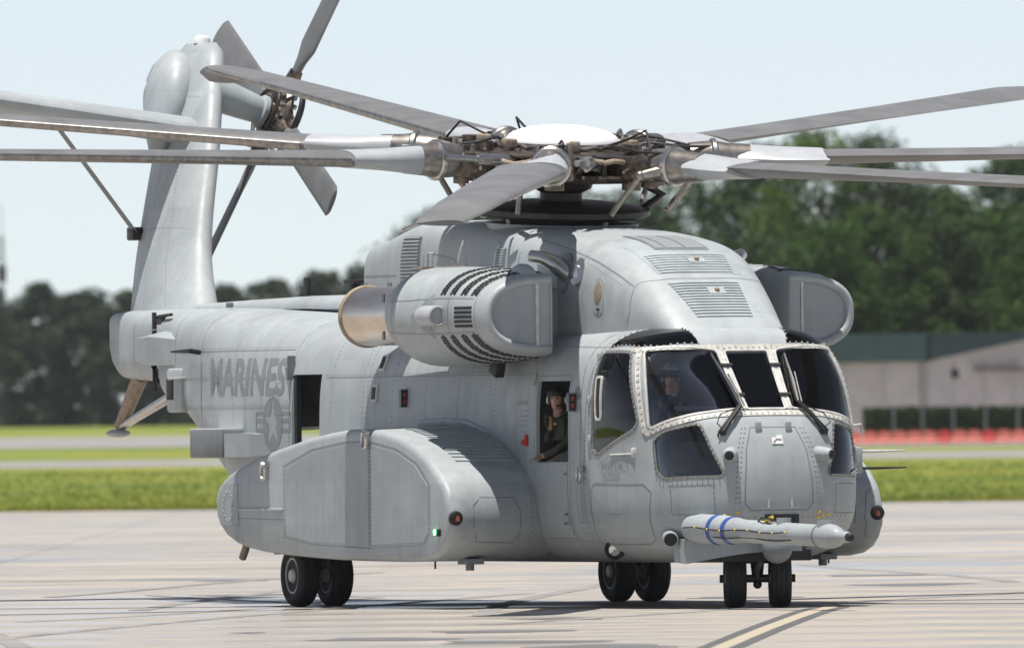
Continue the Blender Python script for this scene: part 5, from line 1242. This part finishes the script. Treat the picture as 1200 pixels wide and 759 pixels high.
# ---------------- trees
def leaf_mat(name, c1, c2):
    m = mat(name, c1, .75, var=.3, scale=.9, col2=c2, spec=.2, detail=6); return m
LM = [leaf_mat('foliage_dark', (.020, .038, .010), (.045, .078, .018)), leaf_mat('foliage_mid', (.026, .058, .010), (.06, .115, .020)), leaf_mat('foliage_light', (.045, .088, .012), (.10, .165, .025)), leaf_mat('foliage_far', (.024, .040, .020), (.050, .074, .034))]
bark = mat('bark', (.07, .055, .045), .9, var=.4, scale=6)
def tree(u, v, h, rx, m, seed, label, group, leaf=.30, nl=5200, base=.25, cat='tree', name='tree'):
    rg = random.Random(seed); o = G(u, v, 0); t = empty(name, o); tag(t, label, cat, group)
    tr_ = MB(); top = Vector((rg.uniform(-.4, .4), rg.uniform(-.4, .4), h*.78)); mid = Vector((rg.uniform(-.3, .3), rg.uniform(-.3, .3), h*.4))
    r0 = .022*h
    tr_.tube([Vector((0, 0, -.3)), Vector((0, 0, .3)), mid, top], [r0*1.4, r0, r0*.7, r0*.2], 9)
    cl = []; nb = 9
    for k in range(nb):
        z = h*(base+.06+(.80-base)*k/nb); a = k*2.4+rg.uniform(-.5, .5); L = rx*rg.uniform(.55, .95)*(1-.35*abs((z/h-.5)/.5)); s_ = Vector((0, 0, z*.9)).lerp(mid if z < h*.5 else top, .4); s_.z = z*.92
        e = Vector((math.cos(a)*L, math.sin(a)*L, z+rg.uniform(0, .10)*h)); tr_.tube([s_, s_.lerp(e, .5)+Vector((0, 0, .03*h)), e], [r0*.4, r0*.25, r0*.08], 6); cl.append((e, rg.uniform(.8, 1.25)))
    tr_.build('trunk', bark, t)
    nc = 120
    for k in range(nc):
        q = rg.random(); z = h*(base+(1-base)*q**.85); pr = math.sin(math.pi*min(1, .12+.88*(1-abs(q-.42)/.58)) * .5)**.8 if q > .42 else (.55 if base > .1 else .85)+(.45 if base > .1 else .15)*q/.42
        a = rg.uniform(0, 6.283); r_ = rx*pr*math.sqrt(rg.uniform(.12, 1))*rg.uniform(.75, 1.05); cl.append((Vector((math.cos(a)*r_, math.sin(a)*r_, z-.25)), rg.uniform(.55, 1.2)))
    per = nl//len(cl); V, F = [], []; npr = np.random.RandomState(seed); sc = rx*.24
    for c_, s_ in cl:
        g = npr.normal(0, 1, (per, 3)); g /= np.linalg.norm(g, axis=1)[:, None]; rad = npr.uniform(.25, 1, (per, 1))**.5*sc*s_*1.25; P = np.array(c_)+g*rad*np.array([1.15, 1.15, .8])
        d1 = npr.normal(0, 1, (per, 3)); d1[:, 2] *= .6; d1 /= np.linalg.norm(d1, axis=1)[:, None]; d2 = np.cross(d1, g+npr.normal(0, .5, (per, 3))); d2 /= np.linalg.norm(d2, axis=1)[:, None]+1e-6
        s2 = leaf*npr.uniform(.5, 1.1, (per, 1)); A, B_, C_, D_ = P-d1*s2*.5, P+d2*s2*.28, P+d1*s2*.5, P-d2*s2*.28
        for i in range(per):
            n0 = len(V); V.extend([A[i], B_[i], C_[i], D_[i]]); F.append((n0, n0+1, n0+2, n0+3))
    me = bpy.data.meshes.new('crown'); me.from_pydata([tuple(x) for x in V], [], F); link('crown', me, m, t, 0)
    return t
def ux(x, v): return (x-600)/22414*v
back = [(515,10.6,3.6,0),(585,11.2,3.8,0),(665,11.5,4.0,1),(745,11.6,4.0,0),(820,12.3,4.0,1),(893,13.9,3.6,0),(958,14.6,3.4,2),(1028,14.2,3.7,0),(1092,12.0,3.6,1),(1140,10.9,3.0,0),(1205,13.6,3.6,1),(1265,14.5,4.0,0)]
kinds = ['dark leafy tree', 'mid green leafy tree', 'pale green leafy tree']
wh = ['leftmost in the wood behind the rotor', 'left of the rotor mast behind the cowling', 'directly behind the rotor mast', 'just right of the rotor mast', 'rising over the port engine', 'at the left end of the tall clump on the right', 'tallest, middle of the tall clump on the right', 'at the right end of the tall clump on the right', 'just right of the tall clump', 'lowest in the gap near the right edge', 'at the right edge of the picture', 'partly out of the picture on the right']
for i, (x, h, rx, k) in enumerate(back): tree(ux(x, 930), 930+((i*37) % 17), h, rx, LM[k], 100+i, kinds[k]+' '+wh[i], 'trees of the wood on the right', nl=15000)
front = [(545,6.9,3.0,0),(640,7.4,3.2,1),(735,8.0,3.2,0),(815,8.6,3.2,1),(890,9.0,3.2,0),(965,9.6,3.2,1),(1040,10.2,3.2,1),(1105,9.8,3.0,0),(1165,9.9,3.0,1),(1225,10.2,3.2,1)]
wf_ = ['behind the rear of the cowling', 'behind the engine cowling top', 'behind the cowling front', 'above the port engine', 'left of the port engine intake', 'above the port engine intake', 'left of the beige building roof', 'above the left end of the green fascia', 'above the middle of the beige building', 'above the right side of the beige building']
for i, (x, h, rx, k) in enumerate(front): tree(ux(x, 872), 868+((i*29) % 13), h, rx, LM[k], 200+i, kinds[k].replace('leafy tree', 'bushy tree')+' in the front row '+wf_[i], 'front row of trees on the right', nl=15000, base=.0)
left = [(-15,10.2,3.2),(40,11.0,3.0),(95,10.2,3.4),(150,10.0,3.4),(205,10.6,3.2),(262,10.4,3.4),(318,10.9,3.2),(372,11.4,3.2),(428,11.8,3.4),(480,11.2,3.4)]
wl = ['at the left edge beside the mast', 'right of the lattice mast', 'left of the tail bumper', 'behind the tail pylon', 'behind the base of the tail fin', 'just right of the tail fin', 'above the tail spine', 'above the two black aerials', 'behind the rear of the engine cowling', 'hidden mostly behind the cowling']
for i, (x, h, rx) in enumerate(left):
    tree(ux(x, 1450), 1440+((i*53) % 31), h, rx, LM[3], 300+i, 'far dark tree '+wl[i], 'far trees on the left', leaf=.55, nl=12000, base=.0)
# the wood goes on to both sides beyond the picture: one mass each
def wood(name, src, spots, m, label):
    vs, fs, n0 = [], [], 0
    for k, (u, v, sc) in enumerate(spots):
        me = src[k % len(src)].data; nq = len(me.polygons)//2; co = np.empty(len(me.vertices)*3); me.vertices.foreach_get('co', co); co = co.reshape(-1, 3)[:nq*8:1].copy()
        nq = len(co)//4; a = k*1.3; c_, s_ = math.cos(a), math.sin(a); q = co[:nq*4]; o = G(u, v)
        vs.append(np.stack([(q[:, 0]*c_-q[:, 1]*s_)*sc+o.x, (q[:, 0]*s_+q[:, 1]*c_)*sc+o.y, q[:, 2]*sc+o.z], 1)); fs.append(np.arange(nq*4).reshape(-1, 4)+n0); n0 += nq*4
    V, F = np.concatenate(vs), np.concatenate(fs); me = bpy.data.meshes.new(name); me.from_pydata(V.tolist(), [], F.tolist()); tag(link(name, me, m, None, 0), label, 'wood', kind='stuff')
crowns = [o for o in bpy.data.objects if o.name.startswith('crown')]
rc = [o for o in crowns if o.data.materials[0] in (LM[0], LM[1])][:6]; lc = [o for o in crowns if o.data.materials[0] == LM[3]][:5]
wood('woodland', rc, [(30+4.6*k, 905+(k*31) % 40, .85+.06*((k*7) % 5)) for k in range(12)], LM[1], 'dense green woodland carrying on beyond the right edge of the view')
wood('woodland', lc, [(-44-4.4*k, 1445+(k*31) % 40, .9+.05*((k*7) % 5)) for k in range(10)]+[(-5+4.4*k, 1470, 1) for k in range(8)], LM[3], 'far dark woodland carrying on beyond the left edge and behind the helicopter')
# ---------------- lattice mast far left
mu = ux(3, 1420); ma_ = empty('lattice_mast', G(mu, 1420)); tag(ma_, 'thin dark lattice radio mast above the trees at the left edge', 'mast')
b = MB(); H_ = 14.2
for k in range(3): a = R(90+120*k); b.tube([(.35*math.cos(a), .35*math.sin(a), 0), (.16*math.cos(a), .16*math.sin(a), H_)], .035, 6)
b.build('mast_legs', M['darkmetal'], ma_, 0, 'stuff'); b = MB()
for i in range(24):
    z0, z1 = H_*i/24, H_*(i+1)/24
    for k in range(3):
        a, c_ = R(90+120*k), R(210+120*k); r0, r1 = .35-.19*i/24, .35-.19*(i+1)/24; b.tube([(r0*math.cos(a), r0*math.sin(a), z0), (r1*math.cos(c_), r1*math.sin(c_), z1)], .02, 4)
b.build('lattice', M['darkmetal'], ma_, 0, 'stuff'); MB().tube([(0, 0, H_-.3), (0, 0, H_+2.4)], .03, 6).build('whip_aerial', M['darkmetal'], ma_); MB().box((0, 0, 11.4), (.5, .5, 1.2)).build('antenna_box', M['darkmetal'], ma_)

# ---------------- beige building with a dark green fascia
bu = empty('building', G(ux(1082, 800), 800)); tag(bu, 'low beige building with deep dark green roof fascia on the right', 'building')
wallm = mat('beige_render', (.66, .57, .55), .85, var=.12, scale=.6); fasm = mat('green_fascia', (.030, .062, .060), .6, var=.2, scale=1.5); base_z = bu.location.copy()
A1 = (-RT*math.cos(R(38))+LH*math.sin(R(38))); A2 = (RT*math.cos(R(52))+LH*math.sin(R(52))); Zv = Vector((0, 0, 1)); EH = 3.2
def wall_box(o, d, L, z0, z1, th, nrm): return [[o+d*a+Zv*z-nrm*(th if i else 0) for a, z in ((0, z0), (L, z0), (L, z1), (0, z1))] for i in (0, 1)]
n1 = Vector((A1.y, -A1.x, 0)); n1 = n1 if n1.dot(LH) < 0 else -n1; n2 = Vector((A2.y, -A2.x, 0)); n2 = n2 if n2.dot(LH) < 0 else -n2
for nm, d, L, nn in (('side_wall', A1, 16, n1), ('gable_wall', A2, 14, n2)): MB().loft(wall_box(Vector(), d, L, -.4, EH+1.1, .25, nn), True).build(nm, wallm, bu, 0)
MB().loft([[d*.0+n1*.5+n2*.5+Zv*z if False else q+Zv*z for q in (n1*.45+n2*.45, A1*16+n1*.45, A1*16-n1*6, A2*14-n2*6, A2*14+n2*.45)] for z in (EH+1.12, EH+1.2)], True).build('roof', fasm, bu, 0)
MB().loft(wall_box(n1*.45+n2*.45, A1, 16.5, EH, EH+1.12, .35, n1), True).build('fascia', fasm, bu, 0)
go = n1*.45+n2*.45
MB().loft([[go+A2*a+Zv*z-n2*t for a, z in ((.01, EH), (7.5, EH+.95), (14.4, EH+1.0), (14.4, EH+1.12), (.01, EH+1.12))] for t in (0, .35)], True).build('gable_fascia', fasm, bu, 0)
c = A2*2.1+Zv*2.68+n2*.02; MB().lathe([(0, .20), (.12, .20), (.14, .14)], c, n2, 18).build('round_vent', M['darkmetal'], bu)
MB().box(A2*5.2+Zv*2.85+n2*.25, (3.4, .5, .10), Matrix((A2, n2, Zv)).transposed()).build('awning', mat('awning_tan', (.20, .17, .14), .8), bu)
for d, nn, k0, k1 in ((A1, n1, 1, 7), (A2, n2, 1, 6)):
    for k in range(k0, k1): MB().box(d*k*2.1+Zv*1.6+nn*.01, (.05, .03, 3.4), Matrix((d, nn, Zv)).transposed()).build('wall_joint', mat('wall_joint_paint', (.52, .47, .42), .85) if k == k0 and d is A1 else bpy.data.materials['wall_joint_paint'], bu)
MB().box(n1*.05+n2*.05+Zv*1.6, (.10, .10, 3.3), Matrix((A1, n1, Zv)).transposed()).build('corner_downpipe', bpy.data.materials['wall_joint_paint'], bu)
# hedge in front of it, one clipped block per bay, with pale posts between
hx = [(1030, 60), (1062, 58), (1098, 62), (1136, 60), (1172, 62), (1210, 62)]
hw_ = ['leftmost, nearest the helicopter nose', 'second from the helicopter nose', 'under the building corner', 'under the round wall vent', 'under the awning', 'at the right edge']
for i, (x, wd) in enumerate(hx):
    v = 786; t = empty('hedge', G(ux(x, v), v)); tag(t, 'dark clipped hedge block before the beige building, '+hw_[i], 'hedge', 'hedge blocks before the building'); npr = np.random.RandomState(500+i); V, F = [], []; W = ux(600+38, v)
    for k in range(2600):
        p_ = np.array([npr.uniform(-W/2, W/2), npr.uniform(-.5, .5), npr.uniform(0, 1.28)+.06*math.sin(k)]); dd = npr.normal(0, 1, (2, 3)); dd /= np.linalg.norm(dd, axis=1)[:, None]; s_ = .16*npr.uniform(.5, 1)
        q = [p_-dd[0]*s_, p_+dd[1]*s_*.5, p_+dd[0]*s_, p_-dd[1]*s_*.5]; n0 = len(V); V += [tuple(RT*float(a[0])+LH*float(a[1])+Zv*float(a[2])) for a in q]; F.append((n0, n0+1, n0+2, n0+3))
    me = bpy.data.meshes.new('leaves'); me.from_pydata(V, [], F); link('leaves', me, LM[0], t, 0)
    MB().box(Zv*.5, (W*.9, .5, .9), Matrix((RT, LH, Zv)).transposed()).build('branches', bark, t, 0)
for i, x in enumerate((1046, 1080, 1116, 1154, 1192)):
    o = MB().tube([(0, 0, -.2), (0, 0, 1.35)], .055, 10).ball((0, 0, 1.36), .07, n=10, m=6).build('post', mat('pale_post', (.16, .165, .17), .7) if i == 0 else bpy.data.materials['pale_post'], None); o.location = G(ux(x, 783), 783); tag(o, 'pale post between dark hedge blocks, '+['first', 'second', 'third', 'fourth', 'fifth'][i]+' from the helicopter nose', 'post', 'posts between the hedge blocks')
# red barriers on the strip in front of the hedge
redm = [mat('barrier_red', (.52, .05, .035), .6, var=.2, scale=3), mat('barrier_faded', (.58, .15, .11), .6, var=.2, scale=3)]
for i in range(13):
    x = 1000+17.5*i; v = 752; dk = i in (6, 9, 12); t = empty('barrier', G(ux(x, v), v)); RMx = Matrix((RT, LH, Zv)).transposed()
    tag(t, ('bright red' if dk else 'faded pinkish red')+' low barrier before the hedge, '+['first', 'second', 'third', 'fourth', 'fifth', 'sixth', 'seventh', 'eighth', 'ninth', 'tenth', 'eleventh', 'twelfth', 'thirteenth'][i]+' from the helicopter nose', 'barrier', 'red barriers before the hedge')
    prof = [(-.22, 0), (-.22, .10), (-.12, .18), (-.08, .46), (.08, .46), (.12, .18), (.22, .10), (.22, 0)]
    L_ = .27; MB().loft([[RT*a+LH*y+Zv*z for y, z in prof] for a in (-L_, -L_*.9, L_*.9, L_)], True).build('barrier_body', redm[0 if dk else 1], t, 20)
    MB().box(Zv*.49, (L_*1.4, .10, .06), RMx, .02).build('top_rib', redm[0 if dk else 1], t)

#@@HAZE
# ---------------- the hazy summer air between here and the far trees
hz = MB(); P0, P1, W_ = -30, 1600, 90
hz.loft([[Vector((CAM.x, CAM.y, 0))+LH*v+RT*u+Vector((0, 0, z)) for u, v in ((-W_, P0), (W_, P0), (W_, P1), (-W_, P1))] for z in (-1.1, 26)], True)
hm = bpy.data.materials.new('haze'); hm.use_nodes = True; hn = hm.node_tree; hn.nodes.clear(); ho_ = hn.nodes.new('ShaderNodeOutputMaterial'); hv = hn.nodes.new('ShaderNodeVolumePrincipled')
hv.inputs['Color'].default_value = (.93, .96, 1, 1); hv.inputs['Density'].default_value = .00005; hv.inputs['Anisotropy'].default_value = .3; hn.links.new(hv.outputs[0], ho_.inputs['Volume'])
hzo = hz.build('haze', hm, None, 0); tag(hzo, kind='stuff')
